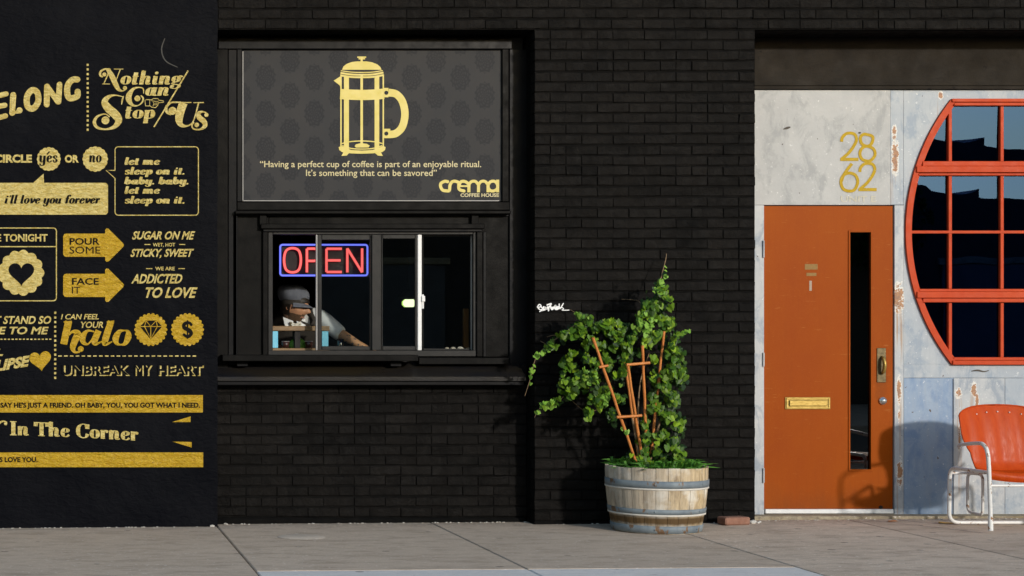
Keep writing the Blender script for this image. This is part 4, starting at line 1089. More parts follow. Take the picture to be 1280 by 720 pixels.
skin_mesh('trousers', {k_: J[k_] for k_ in ('pel','hl','kl','al','hr','kr','ar')}, {'pel': .158,'hl': .105,'kl': .08,'al': .065,'hr': .105,'kr': .08,'ar': .065}, [('pel','hl'),('hl','kl'),('kl','al'),('pel','hr'),('hr','kr'),('kr','ar')], 'pel', M_VEST, per)
# head: face looks right of frame, towards the street and down
fdir = Vector((.78, -.60, -.22)).normalized(); upv = (Vector((.22,-.05,1)) - fdir*fdir.dot(Vector((.22,-.05,1)))).normalized(); rt = fdir.cross(upv)
def hp(f, r_, u): return HC + fdir*f + rt*r_ + upv*u
def head_pt(th, ph):
    # th polar from top, ph azimuth (0 = face)
    x, y, z = math.sin(th)*math.cos(ph), math.sin(th)*math.sin(ph), math.cos(th)
    f, s, u = .098*x, .076*y, .118*z
    if z < 0: s *= 1 - .30*z*z*1.3; f *= 1 - .10*z*z
    def gs(cx, cy, cz, w_): return math.exp(-((x-cx)**2+(y-cy)**2+(z-cz)**2)/(w_*w_))
    f += .030*gs(.98,0,-.20,.13) + .022*gs(.99,0,-.08,.12) + .012*gs(.97,0,.02,.10)       # nose
    f += .010*gs(.95,.0,.22,.20) + .007*(gs(.9,.35,.17,.2)+gs(.9,-.35,.17,.2))           # brow
    f -= .014*(gs(.92,.33,.03,.14)+gs(.92,-.33,.03,.14))                                 # eye sockets
    f += .013*gs(.85,0,-.50,.13) - .006*gs(.86,0,-.42,.06) - .005*gs(.84,0,-.555,.06)    # lips
    f += .022*gs(.60,0,-.85,.24)                                                         # chin
    s += .006*(gs(.6,.75,-.15,.25) - gs(.6,-.75,-.15,.25))
    return hp(f, s, u)
mb = MB(); nh, mh = 56, 44; vs_ = []; fs = []
for i in range(mh+1):
    for k_ in range(nh): vs_.append(head_pt(math.pi*(i+.001)/(mh+.002), 2*math.pi*k_/nh))
for i in range(mh):
    for k_ in range(nh): fs.append((i*nh+k_, i*nh+(k_+1) % nh, (i+1)*nh+(k_+1) % nh, (i+1)*nh+k_))
mb.add(vs_, fs, True)
hd = mb.build('head', M_SKIN, per)
for s in (-1, 1):
    mb = MB(); mb.sphere(hp(.072, s*.031, .006), .0115, 10, 8); mb.build('eye', generic('eye white %d' % (s+1), (.5,.45,.4), (.55,.5,.45), 5, .2), hd)
    mb = MB(); mb.sphere(hp(.0815, s*.031, .004), .0045, 8, 6); mb.build('pupil', M_HAIR, hd)
    mb = MB(); mb.tube([hp(.089-.006*abs(t), s*(.014+.036*t), .026 + .006*math.sin(t*3)) for t in (0,.25,.5,.75,1)], [.003,.004,.004,.003,.002], 6); mb.build('eyebrow', M_HAIR, hd)
    mb = MB(); q = [hp(-.005+.018*math.cos(a), s*(.074+.006*math.sin(a*.5)), -.005+.030*math.sin(a)) for a in [i*math.pi/6 for i in range(12)]]
    mb.tube(q, .0055, 6, closed=True); mb.add(q, [tuple(range(12))]); mb.build('ear', M_SKIN, hd)
mb = MB(); mb.tube([hp(.0915-.5*abs(t)**2*1.2, t, -.066) for t in (-.026,-.013,0,.013,.026)], [.002,.0038,.0042,.0038,.002], 6); mb.build('lips', generic('lips', (.38,.13,.09), (.42,.16,.11), 20, .4), hd)
# stubble beard: a shell along jaw and lip
def shell(name, m, cond, lift, lim=None):
    bad = []; mbx = MB(); vv_ = []; 
    for i in range(mh+1):
        for k_ in range(nh):
            th = math.pi*(i+.001)/(mh+.002); ph = 2*math.pi*k_/nh
            p = head_pt(th, ph); c0 = HC; n_ = (p - c0).normalized(); vv_.append(p + n_*(lift + .003*noise.noise(p*90)))
    for i in range(mh):
        for k_ in range(nh):
            th = math.pi*(i+.5)/mh; ph = 2*math.pi*(k_+.5)/nh
            if cond(math.cos(th), math.cos(ph)*math.sin(th), math.sin(ph)*math.sin(th)):
                bad.append((i*nh+k_, i*nh+(k_+1) % nh, (i+1)*nh+(k_+1) % nh, (i+1)*nh+k_))
    mbx.add(vv_, bad, True); return mbx.build(name, m, hd)
shell('hair', M_HAIR, lambda z, x, y: (x < .12 and z > -.55) or (z > .35), .012)
shell('beard', generic('brown stubble', (.07,.035,.018), (.13,.07,.035), 90, .8), lambda z, x, y: z < -.42 and x > -.1 and not (-.60 < z < -.42 and abs(y) < .28 and x > .5) or (-.46 < z < -.34 and abs(y) < .30 and x > .5), .003)
# flat cap: puffed crown, band and peak
mb = MB(); prof = []
mm_, nn_ = 10, 28; vs_ = []; fs = []
tilt_u = (upv*1.0 - fdir*.16).normalized(); tf_ = (fdir - tilt_u*fdir.dot(tilt_u)).normalized()
for i in range(mm_+1):
    t = i/mm_
    rad = [.088,.100,.110,.114,.112,.106,.096,.080,.058,.032,.002][i]; hgt = [.034,.044,.062,.082,.102,.120,.134,.144,.150,.153,.153][i]
    for k_ in range(nn_):
        a = 2*math.pi*k_/nn_; w_ = 1 + .03*math.cos(8*a)*(1 if 0 < i < 10 else 0)
        p = HC + tf_*(rad*1.08*w_*math.cos(a) - .012 - .030*t) + rt*(rad*.95*w_*math.sin(a)) + tilt_u*(hgt + .010*noise.noise(Vector((math.cos(a)*2, math.sin(a)*2, t*3))))
        vs_.append(p)
for i in range(mm_):
    for k_ in range(nn_): fs.append((i*nn_+k_, i*nn_+(k_+1) % nn_, (i+1)*nn_+(k_+1) % nn_, (i+1)*nn_+k_))
mb.add(vs_, fs, True); cap = mb.build('cap', M_CAP, per)
mb = MB(); ring = [HC + tf_*(.104*math.cos(a)-.004) + rt*(.090*math.sin(a)) for a in [2*math.pi*i/28 for i in range(28)]]
v1 = [p + tilt_u*.008 for p in ring]; v2 = [p + tilt_u*.040 for p in ring]
mb.add(v1+v2, [(i, (i+1) % 28, (i+1) % 28+28, i+28) for i in range(28)], True); mb.build('cap_band', M_VEST, cap)
mb = MB(); up_, lo_ = [], []
na = 14
for j_ in range(6):
    e = j_/5
    for i in range(na+1):
        a = R(-72 + 144*i/na); ext = .040*math.cos(a*1.05)**.6 if abs(a) < 1.49 else 0
        p = HC + tf_*((.100+ext*e)*math.cos(a)) + rt*((.090+ext*.5*e)*math.sin(a)) + tilt_u*(.016 - .020*e - .010*(math.sin(a)**2)*e)
        up_.append(p + tilt_u*.004); lo_.append(p - tilt_u*.003)
n_ = len(up_); fs = []
for j_ in range(5):
    for i in range(na):
        a_ = j_*(na+1)+i; fs.append((a_, a_+1, a_+na+2, a_+na+1)); fs.append((a_+n_, a_+na+1+n_, a_+na+2+n_, a_+1+n_))
for i in range(na): a_ = 5*(na+1)+i; fs.append((a_, a_+1, a_+1+n_, a_+n_))
mb.add(up_+lo_, fs, True); mb.build('cap_peak', M_CAP, cap)
mb = MB(); mb.sphere(HC + tilt_u*.154 - tf_*.042, .009, 8, 6, (1,1,.5)); mb.build('cap_button', M_CAP, cap)
# collar wings and bow tie
NB = Vector(J['nkb']).lerp(Vector(J['nkt']), .35)
tie = P(369, 405, .71)
for s in (-1, 1):
    mb = MB(); a = tie + Vector((s*.012,.012,.022)); b = tie + Vector((s*.082,.05,.052)); c_ = tie + Vector((s*.075,.0,-.012)); d_ = tie + Vector((s*.02,-.004,-.022))
    t_ = Vector((0,.006,0)); mb.add([a,b,c_,d_,a+t_,b+t_,c_+t_,d_+t_], [(0,1,2,3),(7,6,5,4),(0,4,5,1),(1,5,6,2),(2,6,7,3),(3,7,4,0)]); mb.build('collar_wing', M_SHIRT, per)
mb = MB()
for s in (-1, 1):
    vs_ = []; 
    for x, h in ((.004,.008),(.018,.018),(.036,.024),(.042,.020)):
        for y_, zz in ((-.012,h),(-.012,-h),(.004,-h),(.004,h)): vs_.append(tie + Vector((s*x, y_-.006, zz-.006)))
    fs = [(i*4+j_, i*4+(j_+1) % 4, (i+1)*4+(j_+1) % 4, (i+1)*4+j_) for i in range(3) for j_ in range(4)] + [(12,13,14,15)]
    mb.add(vs_, fs)
mb.sphere(tie + Vector((0,-.012,-.006)), .011, 10, 8)
mb.build('bow_tie', M_BOW, per)

# ------------------------------------------------------------------ steel clad entrance bay
E_ = .30
lin = thing('lintel_beam', (PX(1110,E_), E_, PZ(108,E_)), 'dark weathered beam across the top of the entrance bay', 'beam')
MB().box(PR+.002, 9.4, E_-.01, E_+.3, PZ(107.5,E_), PZ(40,E_), .004).build('fascia', M_BEAM, lin)
MB().box(PR+.002, 9.4, E_-.022, E_+.3, PZ(112.2,E_), PZ(107.9,E_), .003).build('beam_strip', M_BEAM, lin)
MB().box(PR+.002, 9.4, .05, E_+.3, PZ(39.7,E_), TOP-.001, .003).build('soffit', M_FRAME2, lin)
st = thing('steel_wall', (PX(1180,E_), E_, .05), 'pale blue and off white steel clad wall with rusty flaking patches around door and round window', 'wall')
X0 = PR+.004
# outline helper for the window: a big disc cut flat above and below
WCX, WCZ, WR = PX(1398,E_), PZ(289.5,E_), 267*(11.3/FPX)
ZT, ZBm = PZ(124.5,E_), PZ(455,E_)
def arc(rad, zt, zb, n=34, side='both'):
    a0 = math.asin(max(-1,min(1,(zt-WCZ)/rad))); a1 = math.asin((zb-WCZ)/rad)
    L = [(WCX - rad*math.cos(a0+(a1-a0)*i/n), WCZ + rad*math.sin(a0+(a1-a0)*i/n)) for i in range(n+1)]
    Rr = [(WCX + rad*math.cos(a1+(a0-a1)*i/n), WCZ + rad*math.sin(a1+(a0-a1)*i/n)) for i in range(n+1)]
    return L, Rr
def panel(name, m, x0, x1, z0, z1, d=E_, th=.05, bev=.0018, parent=st): return MB().box(x0, x1, d, d+th, z0, z1, bev).build(name, m, parent)
zt_ = PZ(112.6,E_); zdoor = PZ(256.3,E_)
g = .0007
panel('steel_panel', M_STEELW, X0, PX(1113,E_)-g, zdoor, zt_, E_-.004)
panel('door_jamb', M_STEELJ, X0, PX(954.2,E_), .035, zdoor-.002, E_-.012, .08)
panel('door_jamb', M_STEELJ, PX(1117.5,E_), PX(1129,E_)-g, .035, PZ(256.6,E_), E_-.008, .08)
panel('steel_panel', M_STEELB, PX(1117.5,E_), PX(1129,E_)-g, PZ(256.2,E_), zt_, E_+.0, .05) if False else None
panel('steel_panel', M_STEELB, PX(1113,E_)+g, PX(1129.5,E_)-g, PZ(256,E_), zt_, E_-.001, .06)
# panel with the round opening: left strip mesh whose right edge follows the arc
L, Rr = arc(WR-.004, ZT, ZBm)
def around(x_left, x_right, ztop, zbot):
    pts = [(x_left, ztop)] + [(x_left, z) for (_, z) in L] + [(x_left, zbot)]
    mbp = MB(); fr = [(x_left, ztop), (x_left, ZT)] + [(x_left, z) for _, z in L[1:-1]] + [(x_left, ZBm), (x_left, zbot)]
    v = []; f = []
    for i, (lx_, lz_) in enumerate(L): v += [(x_left, E_, lz_), (lx_, E_, lz_)]
    for i in range(len(L)-1): f.append((2*i, 2*i+2, 2*i+3, 2*i+1))
    mbp.add(v, f)
    v = []; f = []
    for i, (lx_, lz_) in enumerate(L): v += [(lx_, E_, lz_), (lx_, E_+.09, lz_)]
    for i in range(len(L)-1): f.append((2*i, 2*i+2, 2*i+3, 2*i+1))
    mbp.add(v, f)
    v = []; f = []
    for i, (rx_, rz_) in enumerate(Rr): v += [(rx_, E_, rz_), (x_right, E_, rz_)]
    for i in range(len(Rr)-1): f.append((2*i, 2*i+2, 2*i+3, 2*i+1)[::-1])
    mbp.add(v, f)
    mbp.box(x_left, x_right, E_, E_+.05, ZT, ztop, 0) 
    return mbp
around(PX(1129.5,E_)+g, 9.3, zt_, PZ(472,E_)).build('steel_panel', M_STEELB, st)
zs = PZ(472.5,E_)
panel('steel_panel', M_STEELB, PX(1129.5,E_)+g, 9.3, zs+g, ZBm, E_+.0, .05)
for a, b, m_ in ((1129.5, 1192, M_STEELL), (1192, 1256, M_STEELJ), (1256, 1322, M_STEELB), (1322, 1390, M_STEELB), (1390, 1500, M_STEELL)):
    panel('steel_panel', m_, PX(a,E_)+g, PX(b,E_)-g, .035, zs-g, E_-.002, .05)
panel('steel_panel', M_STEELB, PX(1500,E_)+g, 9.3, .035, zs-g, E_-.002, .05)
panel('cover_strip', M_STEELJ, PX(1191,E_), PX(1197,E_), .04, zs-.004, E_-.012, .012)
MB().box(PR+.002, 9.4, E_+.35, E_+.45, 0, TOP).build('backing', M_BLACK, st)
thr = MB(); thr.box(PR+.004, 9.3, .165, E_+.2, -.05, .046, .008)
thr.v = [(x, y + .006*noise.noise(Vector((x*6,y,z))), z + .006*noise.noise(Vector((x*4, 2, 5)))+.001*(x-1.6)) for x, y, z in thr.v]
tag(thr.build('door_step', M_STEP), 'low stained concrete step along the foot of the steel wall', 'step')
# numbers
k = Ink(E_-.0065, 6.86, 1030, 155)
def two(x, y): k.stroke([(x+13,y+85),(x+22,y+45),(x+62,y+13),(x+120,y+18),(x+142,y+62),(x+122,y+115),(x+75,y+180),(x+13,y+233)], 26); k.stroke([(x+2,y+236),(x+158,y+236)], 27, smooth=False)
two(138, 67); two(294, 326)
k.stroke([(370,80+10),(418,110),(410,165),(372,190),(325,170),(312,120),(335,90)], 26, closed=True)
k.stroke([(372,190),(425,215),(438,265),(405,310),(372,318),(325,300),(308,250),(330,205)], 26, closed=True)
k.stroke([(218,420),(270,440),(290,495),(265,560),(218,575),(165,555),(146,495),(168,440)], 26, closed=True)
k.stroke([(240,340),(205,385),(168,440),(150,490)], 26)
k.build('house_number', M_OCHRE, st, 'ochre painted numbers 28 over 62')
k = Ink(E_-.0062); letters(k, 'UNIT E', 1051, 245, 1095, 252.5, .02); k.build('lettering', M_GHOST, st, 'faded word under the house numbers')
# dark marks
k = Ink(E_-.0055); k.stroke([(979,161.5,1),(984,160,3),(988,158.8,1.5)]); k.dot(1074.5,166,1.8,7,1.2); k.dot(1071,170,1.0,6)
k.build('paint_chip', M_JOINT, st)
k = Ink(E_-.0015); k.stroke([(1214,464,1),(1222,463,2.2),(1230,464.5,1.6),(1236,463,1)]); k.build('scribble', M_JOINT, st)

# ------------------------------------------------------------------ orange door
DD = E_+.005
door = thing('door', (PX(1035,DD), DD, .06), 'orange steel door with a narrow dark glass slot and brass mail slot', 'door')
zd0, zd1 = PZ(636,DD), PZ(257.5,DD); xd0, xd1 = PX(955,DD), PX(1115.8,DD)
sx0, sx1, sz0, sz1 = PX(1062,DD), PX(1088.5,DD), PZ(587,DD), PZ(290,DD)
mb = MB()
mb.box(xd0, sx0, DD, DD+.045, zd0, zd1, .002); mb.box(sx1, xd1, DD, DD+.045, zd0, zd1, .002)
mb.box(sx0+.0001, sx1-.0001, DD+.0003, DD+.045, sz1, zd1-.001, 0); mb.box(sx0+.0001, sx1-.0001, DD+.0003, DD+.045, zd0+.001, sz0, 0)
# weld one clean leaf outline instead of four boxes
bm = bmesh.new()
def ringv(y): return [bm.verts.new((x, y, z)) for x, z in ((xd0,zd0),(xd1,zd0),(xd1,zd1),(xd0,zd1),(sx0,sz0),(sx1,sz0),(sx1,sz1),(sx0,sz1))]
A, B = ringv(DD), ringv(DD+.045)
for i in range(4):
    j_ = (i+1) % 4
    bm.faces.new((A[i], A[j_], A[4+j_], A[4+i])); bm.faces.new((B[i], B[4+i], B[4+j_], B[j_]))
    bm.faces.new((A[i], B[i], B[j_], A[j_])); bm.faces.new((A[4+i], A[4+j_], B[4+j_], B[4+i]))
bm.verts.index_update(); mb = MB(); mb.add([v.co[:] for v in bm.verts], [[v.index for v in f.verts] for f in bm.faces]); bm.free()
mb.build('door_leaf', M_DOOR, door)
def fr(mbq, x0, x1, z0, z1, t, y0, y1, bev=.001):
    mbq.box(x0-t, x0, y0, y1, z0-t, z1+t, bev); mbq.box(x1, x1+t, y0, y1, z0-t, z1+t, bev)
    mbq.box(x0, x1, y0+.0004, y1, z1, z1+t, bev); mbq.box(x0, x1, y0+.0004, y1, z0-t, z0, bev); return mbq
fr(MB(), sx0+.002, sx1-.002, sz0+.002, sz1-.002, .012, DD-.007, DD+.001).build('slot_trim', M_DOOR, door)
MB().box(sx0, sx1, DD+.016, DD+.020, sz0, sz1).build('slot_glass', M_GLASSD, door)
MB().box(sx0, sx1, DD+.046, DD+.05, sz0, sz1).build('backing', M_BLACK, door)
MB().box(PX(956,DD), PX(1116,DD), DD-.012, DD+.03, PZ(641.8,DD), PZ(636.3,DD), .003).build('sweep', M_WHITE, door)
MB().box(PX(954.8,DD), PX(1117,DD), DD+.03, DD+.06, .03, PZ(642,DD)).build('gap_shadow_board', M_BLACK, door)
bx0, bx1, bz0, bz1 = PX(981,DD), PX(1037.5,DD), PZ(511.5,DD), PZ(496.5,DD)
ms_ = MB(); ms_.box(bx0, bx1, DD-.006, DD, bz0, bz1, .002); msl = ms_.build('mail_slot', M_BRASS, door)
fr(MB(), bx0+.016, bx1-.016, bz0+.014, bz1-.014, .009, DD-.012, DD-.006).build('mail_slot_frame', M_BRASS, msl)
mb = MB(); mb.box(bx0+.026, bx1-.026, DD-.016, DD-.0065, bz0+.022, bz1-.020, .004); mb.build('flap', M_BRASS, msl)
mb = MB()
for xx in (bx0+.008, bx1-.008): mb.sphere((xx, DD-.007, (bz0+bz1)/2), .004, 8, 5)
mb.build('screw', M_BRASSD, msl)
hx0, hx1 = PX(1095.8,DD), PX(1107,DD)
hh = MB().box(hx0, hx1, DD-.006, DD, PZ(478,DD), PZ(435,DD), .002).build('handle_plate', M_BRASSD, door)
mb = MB(); cx = (hx0+hx1)/2
mb.tube(smooth_path([(cx,DD-.004,PZ(446,DD)),(cx,DD-.03,PZ(448,DD)),(cx+.003,DD-.045,PZ(456,DD)),(cx,DD-.032,PZ(465,DD)),(cx,DD-.004,PZ(467,DD))], 5), [.008]*5+[.012]*11+[.008]*5, 10)
mb.build('pull_handle', M_BRASS, hh)
mb = MB(); c0 = (PX(1103,DD), 0, PZ(501,DD))
def ycyl(mbq, cx, cz, prof, n=20):
    vv_ = [(cx + r_*math.cos(2*math.pi*k_/n), y, cz + r_*math.sin(2*math.pi*k_/n)) for r_, y in prof for k_ in range(n)]
    mbq.add(vv_, [(i*n+k_, i*n+(k_+1) % n, (i+1)*n+(k_+1) % n, (i+1)*n+k_) for i in range(len(prof)-1) for k_ in range(n)], True); return mbq
ycyl(mb, c0[0], c0[2], [(.028,DD),(.028,DD-.008),(.024,DD-.014),(.018,DD-.016),(.017,DD-.026),(.0,DD-.027)]).build('lock', M_CHROME, door)
mb = MB(); mb.box(PX(1006,DD), PX(1022,DD), DD-.0012, DD, PZ(337,DD), PZ(330,DD)); mb.box(PX(1008,DD), PX(1020.5,DD), DD-.0012, DD, PZ(345,DD), PZ(341,DD)); mb.build('gold_mark', generic('smudged ochre', (.20,.105,.006), (.26,.12,.008), 60, .6), door)
mb = MB(); mb.box(PX(1011.6,DD), PX(1014.6,DD), DD-.0014, DD, PZ(363.5,DD), PZ(351,DD)); mb.build('sticker_scrap', generic('grey scrap', (.36,.27,.20), (.42,.33,.26), 40, .7), door)
for y0, y1 in ((301,322),(441,458),(585,603)):
    mb = MB(); mb.tube([(PX(954.6,E_-.02), E_-.018, PZ(y1,E_)), (PX(954.6,E_-.02), E_-.018, PZ(y0,E_))], .007, 8); mb.build('hinge', M_STEELJ, door)
mb = MB(); mb.sphere((PX(1101,DD), DD, PZ(634,DD)), .012, 8, 6, (1.2,.4,1)); mb.build('door_stop', M_BLACK, door)

# ------------------------------------------------------------------ round window
rw = thing('round_window', (WCX, E_, ZBm), 'large round coral red window with small panes and dark glass', 'window')
def ringseg(r0, r1, y0, y1, zt, zb, pts_n=40):
    mbq = MB(); Lo, Ro = arc(r1, zt, zb, pts_n); Li, Ri = arc(r0, zt, zb, pts_n)
    for o_, i_ in ((Lo, Li), (Ro, Ri)):
        v = []; f = []
        for (a, b), (c_, d_) in zip(o_, i_): v += [(a,y0,b),(c_,y0,d_),(a,y1,b),(c_,y1,d_)]
        for i in range(len(o_)-1):
            p, q = 4*i, 4*i+4
            f += [(p,q,q+1,p+1),(p+1,q+1,q+3,p+3),(p+2,p+3,q+3,q+2),(p,p+2,q+2,q)]
        mbq.add(v, f)
    return mbq
u = 11.3/FPX
ringseg(WR-5.2*u, WR+.5*u, E_-.02, E_+.05, ZT, ZBm).build('curved_frame', M_RED, rw)
ringseg(WR-8.2*u, WR-5.3*u, E_-.006, E_+.05, ZT, ZBm).build('curved_bead', M_REDD if False else M_RED, rw)
def half(z, rad=WR): return math.sqrt(max(rad*rad - (z-WCZ)**2, 0))
def rail(y0, y1, da, m_=M_RED, nm='rail', th=.05, inset=6*u):
    z1_, z0_ = PZ(y0,E_), PZ(y1,E_); h0 = min(half(z0_), half(z1_)) - inset
    MB().box(WCX-h0, WCX+h0, E_+da, E_+da+th, z0_, z1_, .003).build(nm, m_, rw)
rail(124, 128.2, -.03, inset=-1*u); rail(128.4, 132.4, -.018)
rail(201.8, 208, -.018); rail(208.2, 216, -.032, inset=-.5*u); rail(216.2, 219.6, -.012)
rail(361.2, 364.5, -.012); rail(364.7, 372.6, -.032, inset=-.5*u); rail(372.8, 378, -.018)
rail(446.6, 450.4, -.012); rail(450.6, 456, -.03, inset=-1*u)
rows = ((132.4, 201.8, None), (219.6, 361.2, 290), (378, 446.6, None))
xs = [1188, 1252.5, 1317, 1381.5, 1414.5, 1479, 1543.5, 1608]
xs = [1187.7, 1252.8, 1318, 1383, 1448]; xs = [1188 + 64.8*i for i in range(7)]
for y0, y1, mid in rows:
    for x in xs:
        X = PX(x, E_); z0_, z1_ = PZ(y1,E_), PZ(y0,E_)
        lim = min(half(z0_), half(z1_))-.02
        if abs(X-WCX) < lim + .08: 
            zz0, zz1 = z0_, z1_
            MB().box(X-.012, X+.012, E_+.0, E_+.04, zz0, zz1, .003).build('glazing_bar', M_RED, rw)
if True:
    z1_, z0_ = PZ(288.2,E_), PZ(291.8,E_); h0 = half(z0_)-.03
    MB().box(WCX-h0, WCX+h0, E_-.002, E_+.035, z0_, z1_, .002).build('glazing_bar', M_RED, rw)
# panes: one per opening, sash by sash (the top sash leans out a little)
def clip_pane(x0, x1, z0, z1):
    n = 9; out = []
    ri = WR - 6*u
    zs_ = [z0 + (z1-z0)*i/n for i in range(n+1)]
    left = [(max(x0, WCX-half(z, ri)), z) for z in zs_]; right = [(min(x1, WCX+half(z, ri)), z) for z in reversed(zs_)]
    if all(l[0] >= r_[0]-.01 for l, r_ in zip(left, reversed(right))): return None
    left = [(min(l, x1), z) for l, z in left]; right = [(max(r_, x0), z) for r_, z in right]
    return left, right[::-1]
edges = [PX(1100,E_)] + [PX(x,E_) for x in xs] + [PX(1700,E_)]
for y0, y1, tl in ((132.4,201.8,.0235),(219.6,288.2,.0),(291.8,361.2,0.0),(378,446.6,.0)):
    for i in range(len(edges)-1):
        cp = clip_pane(edges[i], edges[i+1], PZ(y1,E_), PZ(y0,E_))
        if not cp: continue
        l, r_ = cp; n = len(l); zc = PZ((y0+y1)/2,E_)
        mb = MB(); v = []
        jx = .0007*math.sin(i*2.3+y0)
        for yo in (0, .004):
            for (a, z), (b, _) in zip(l, r_): 
                yb = E_+.024+yo - (z-zc)*tl
                v += [(a, yb, z), (b, yb, z)]
        f = []
        for q in range(n-1): f += [(2*q, 2*q+1, 2*q+3, 2*q+2), (2*n+2*q, 2*n+2*q+2, 2*n+2*q+3, 2*n+2*q+1)]
        mb.add(v, f); mb.build('window_pane', M_GLASSR, rw)
L2, R2 = arc(WR-.01, ZT, ZBm, 20)
mb = MB(); mb.prism([(x, z) for x, z in L2[::-1]] + [(x, z) for x, z in R2[::-1]], E_+.11, E_+.12); mb.build('backing', M_BLACK, rw)

# ------------------------------------------------------------------ white tag on the pier
k = Ink(-.0035, 21.33, 660, 370)
for p, w_ in (([(250,290),(300,225),(350,260),(300,300),(250,290),(330,370),(390,330),(350,290)], 30), ([(310,415),(380,385),(430,380)], 24), ([(420,290),(400,350),(450,360),(470,300),(500,350),(530,290)], 42),
              ([(510,240),(620,205),(560,300),(545,390)], 36), ([(600,280),(640,360),(700,290),(740,250),(720,340),(790,350),(820,290),(770,290)], 42), ([(650,310),(850,320)], 50), ([(830,215),(850,340),(940,200)], 30), ([(890,300),(950,340),(900,375),(1000,378),(1095,375)], 22)):
    k.round_stroke(p, w_, smooth=True, k=4)
k.k = 0
tg = k.mb; o = k.build('graffiti_tag', M_TAG, None)
tag(o, 'small white scrawled tag on the brick pier left of the ivy', 'graffiti')

# ------------------------------------------------------------------ barrel planter
BC = Vector((.847, -.375, 0)); BZ = ground(.847)+.002
bar = thing('barrel_planter', (BC.x, BC.y, BZ), 'weathered half wine barrel planter with grey metal hoops', 'planter')
HB = .425
def brad(z): t = z/HB; return .276 + .041*t + .014*math.sin(t*math.pi*.9)
NS = 26
rs = random.Random(4)
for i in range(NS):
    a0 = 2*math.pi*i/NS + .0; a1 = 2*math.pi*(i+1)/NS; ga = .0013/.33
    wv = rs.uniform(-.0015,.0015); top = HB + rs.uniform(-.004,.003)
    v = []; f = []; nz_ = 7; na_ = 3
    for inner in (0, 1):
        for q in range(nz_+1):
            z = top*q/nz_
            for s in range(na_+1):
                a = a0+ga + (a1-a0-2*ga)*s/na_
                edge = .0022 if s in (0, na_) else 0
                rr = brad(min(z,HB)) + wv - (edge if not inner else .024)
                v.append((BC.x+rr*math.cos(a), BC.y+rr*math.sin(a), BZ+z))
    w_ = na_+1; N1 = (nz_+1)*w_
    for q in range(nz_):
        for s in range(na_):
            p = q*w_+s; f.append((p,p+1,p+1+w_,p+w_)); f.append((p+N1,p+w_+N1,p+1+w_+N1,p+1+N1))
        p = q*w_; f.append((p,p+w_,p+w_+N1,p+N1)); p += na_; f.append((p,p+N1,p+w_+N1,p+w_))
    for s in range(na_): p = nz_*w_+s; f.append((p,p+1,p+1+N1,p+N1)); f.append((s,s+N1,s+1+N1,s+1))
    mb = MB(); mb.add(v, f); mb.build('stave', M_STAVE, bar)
def hoop(z0, z1, lip=True):
    mb = MB(); pr = [(brad(z0)+.001, z0), (brad(z0)+.0055, z0), (brad((z0+z1)/2)+.006, (z0+z1)/2), (brad(z1)+.0045, z1), (brad(z1)+.0005, z1)]
    mb.lathe((BC.x,BC.y,BZ), pr, 64)
    a = -math.pi/2 - .12
    rr = brad((z0+z1)/2)+.007
    h = mb.build('hoop', M_HOOP, bar)
    mb = MB()
    for aa in (-1.95, -.9): mb.sphere((BC.x+rr*math.cos(aa), BC.y+rr*math.sin(aa), BZ+(z0+z1)/2), .006, 8, 5)
    mb.build('rivet', M_HOOP, h)
    if lip: MB().lathe((BC.x,BC.y,BZ), [(brad(z0)+.001,z0-.014),(brad(z0)+.006,z0-.012),(brad(z0)+.006,z0-.003),(brad(z0)+.001,z0-.001)], 64).build('lit_hoop_edge', M_HOOPLIT, h)  # sunlit lower edge of the hoop put in as a pale band
hoop(.298, .343); hoop(.128, .160); hoop(.004, .052, False)
mb = MB(); mb.lathe((BC.x,BC.y,BZ), [(0,HB-.045),(.12,HB-.035),(.25,HB-.045),(brad(HB)-.02,HB-.05)], 30); mb.build('soil', M_SOIL, bar)

# trellis of orange canes
tr = thing('trellis', (BC.x, BC.y-.05, BZ+HB-.05), 'orange fan shaped cane trellis standing in the barrel', 'trellis')
def cane(px0, py0, d0, px1, py1, d1, r_=.0088, nm='cane'):
    a, b = P(px0,py0,d0), P(px1,py1,d1)
    mb = MB(); n = 9; pts = [a.lerp(b, i/n) + Vector((.0015*math.sin(i*2.1), 0, 0)) for i in range(n+1)]
    mb.tube(pts, [r_*(1.12 if i % 3 == 0 else 1) for i in range(n+1)], 8); return mb.build(nm, M_TERRA, tr)
cane(741,422,-.56,797,583,-.42); cane(784.5,455,-.54,804,583,-.40); cane(803,432,-.52,809,583,-.39); cane(830,414,-.44,812,583,-.36,.0085); cane(775,412,-.40,800,583,-.34,.008)
cane(783,456,-.55,812,453.5,-.53,.009,'crosspiece'); cane(771,521.5,-.515,802,519.5,-.50,.009,'crosspiece'); cane(749,459,-.55,760,457,-.545,.008,'crosspiece')

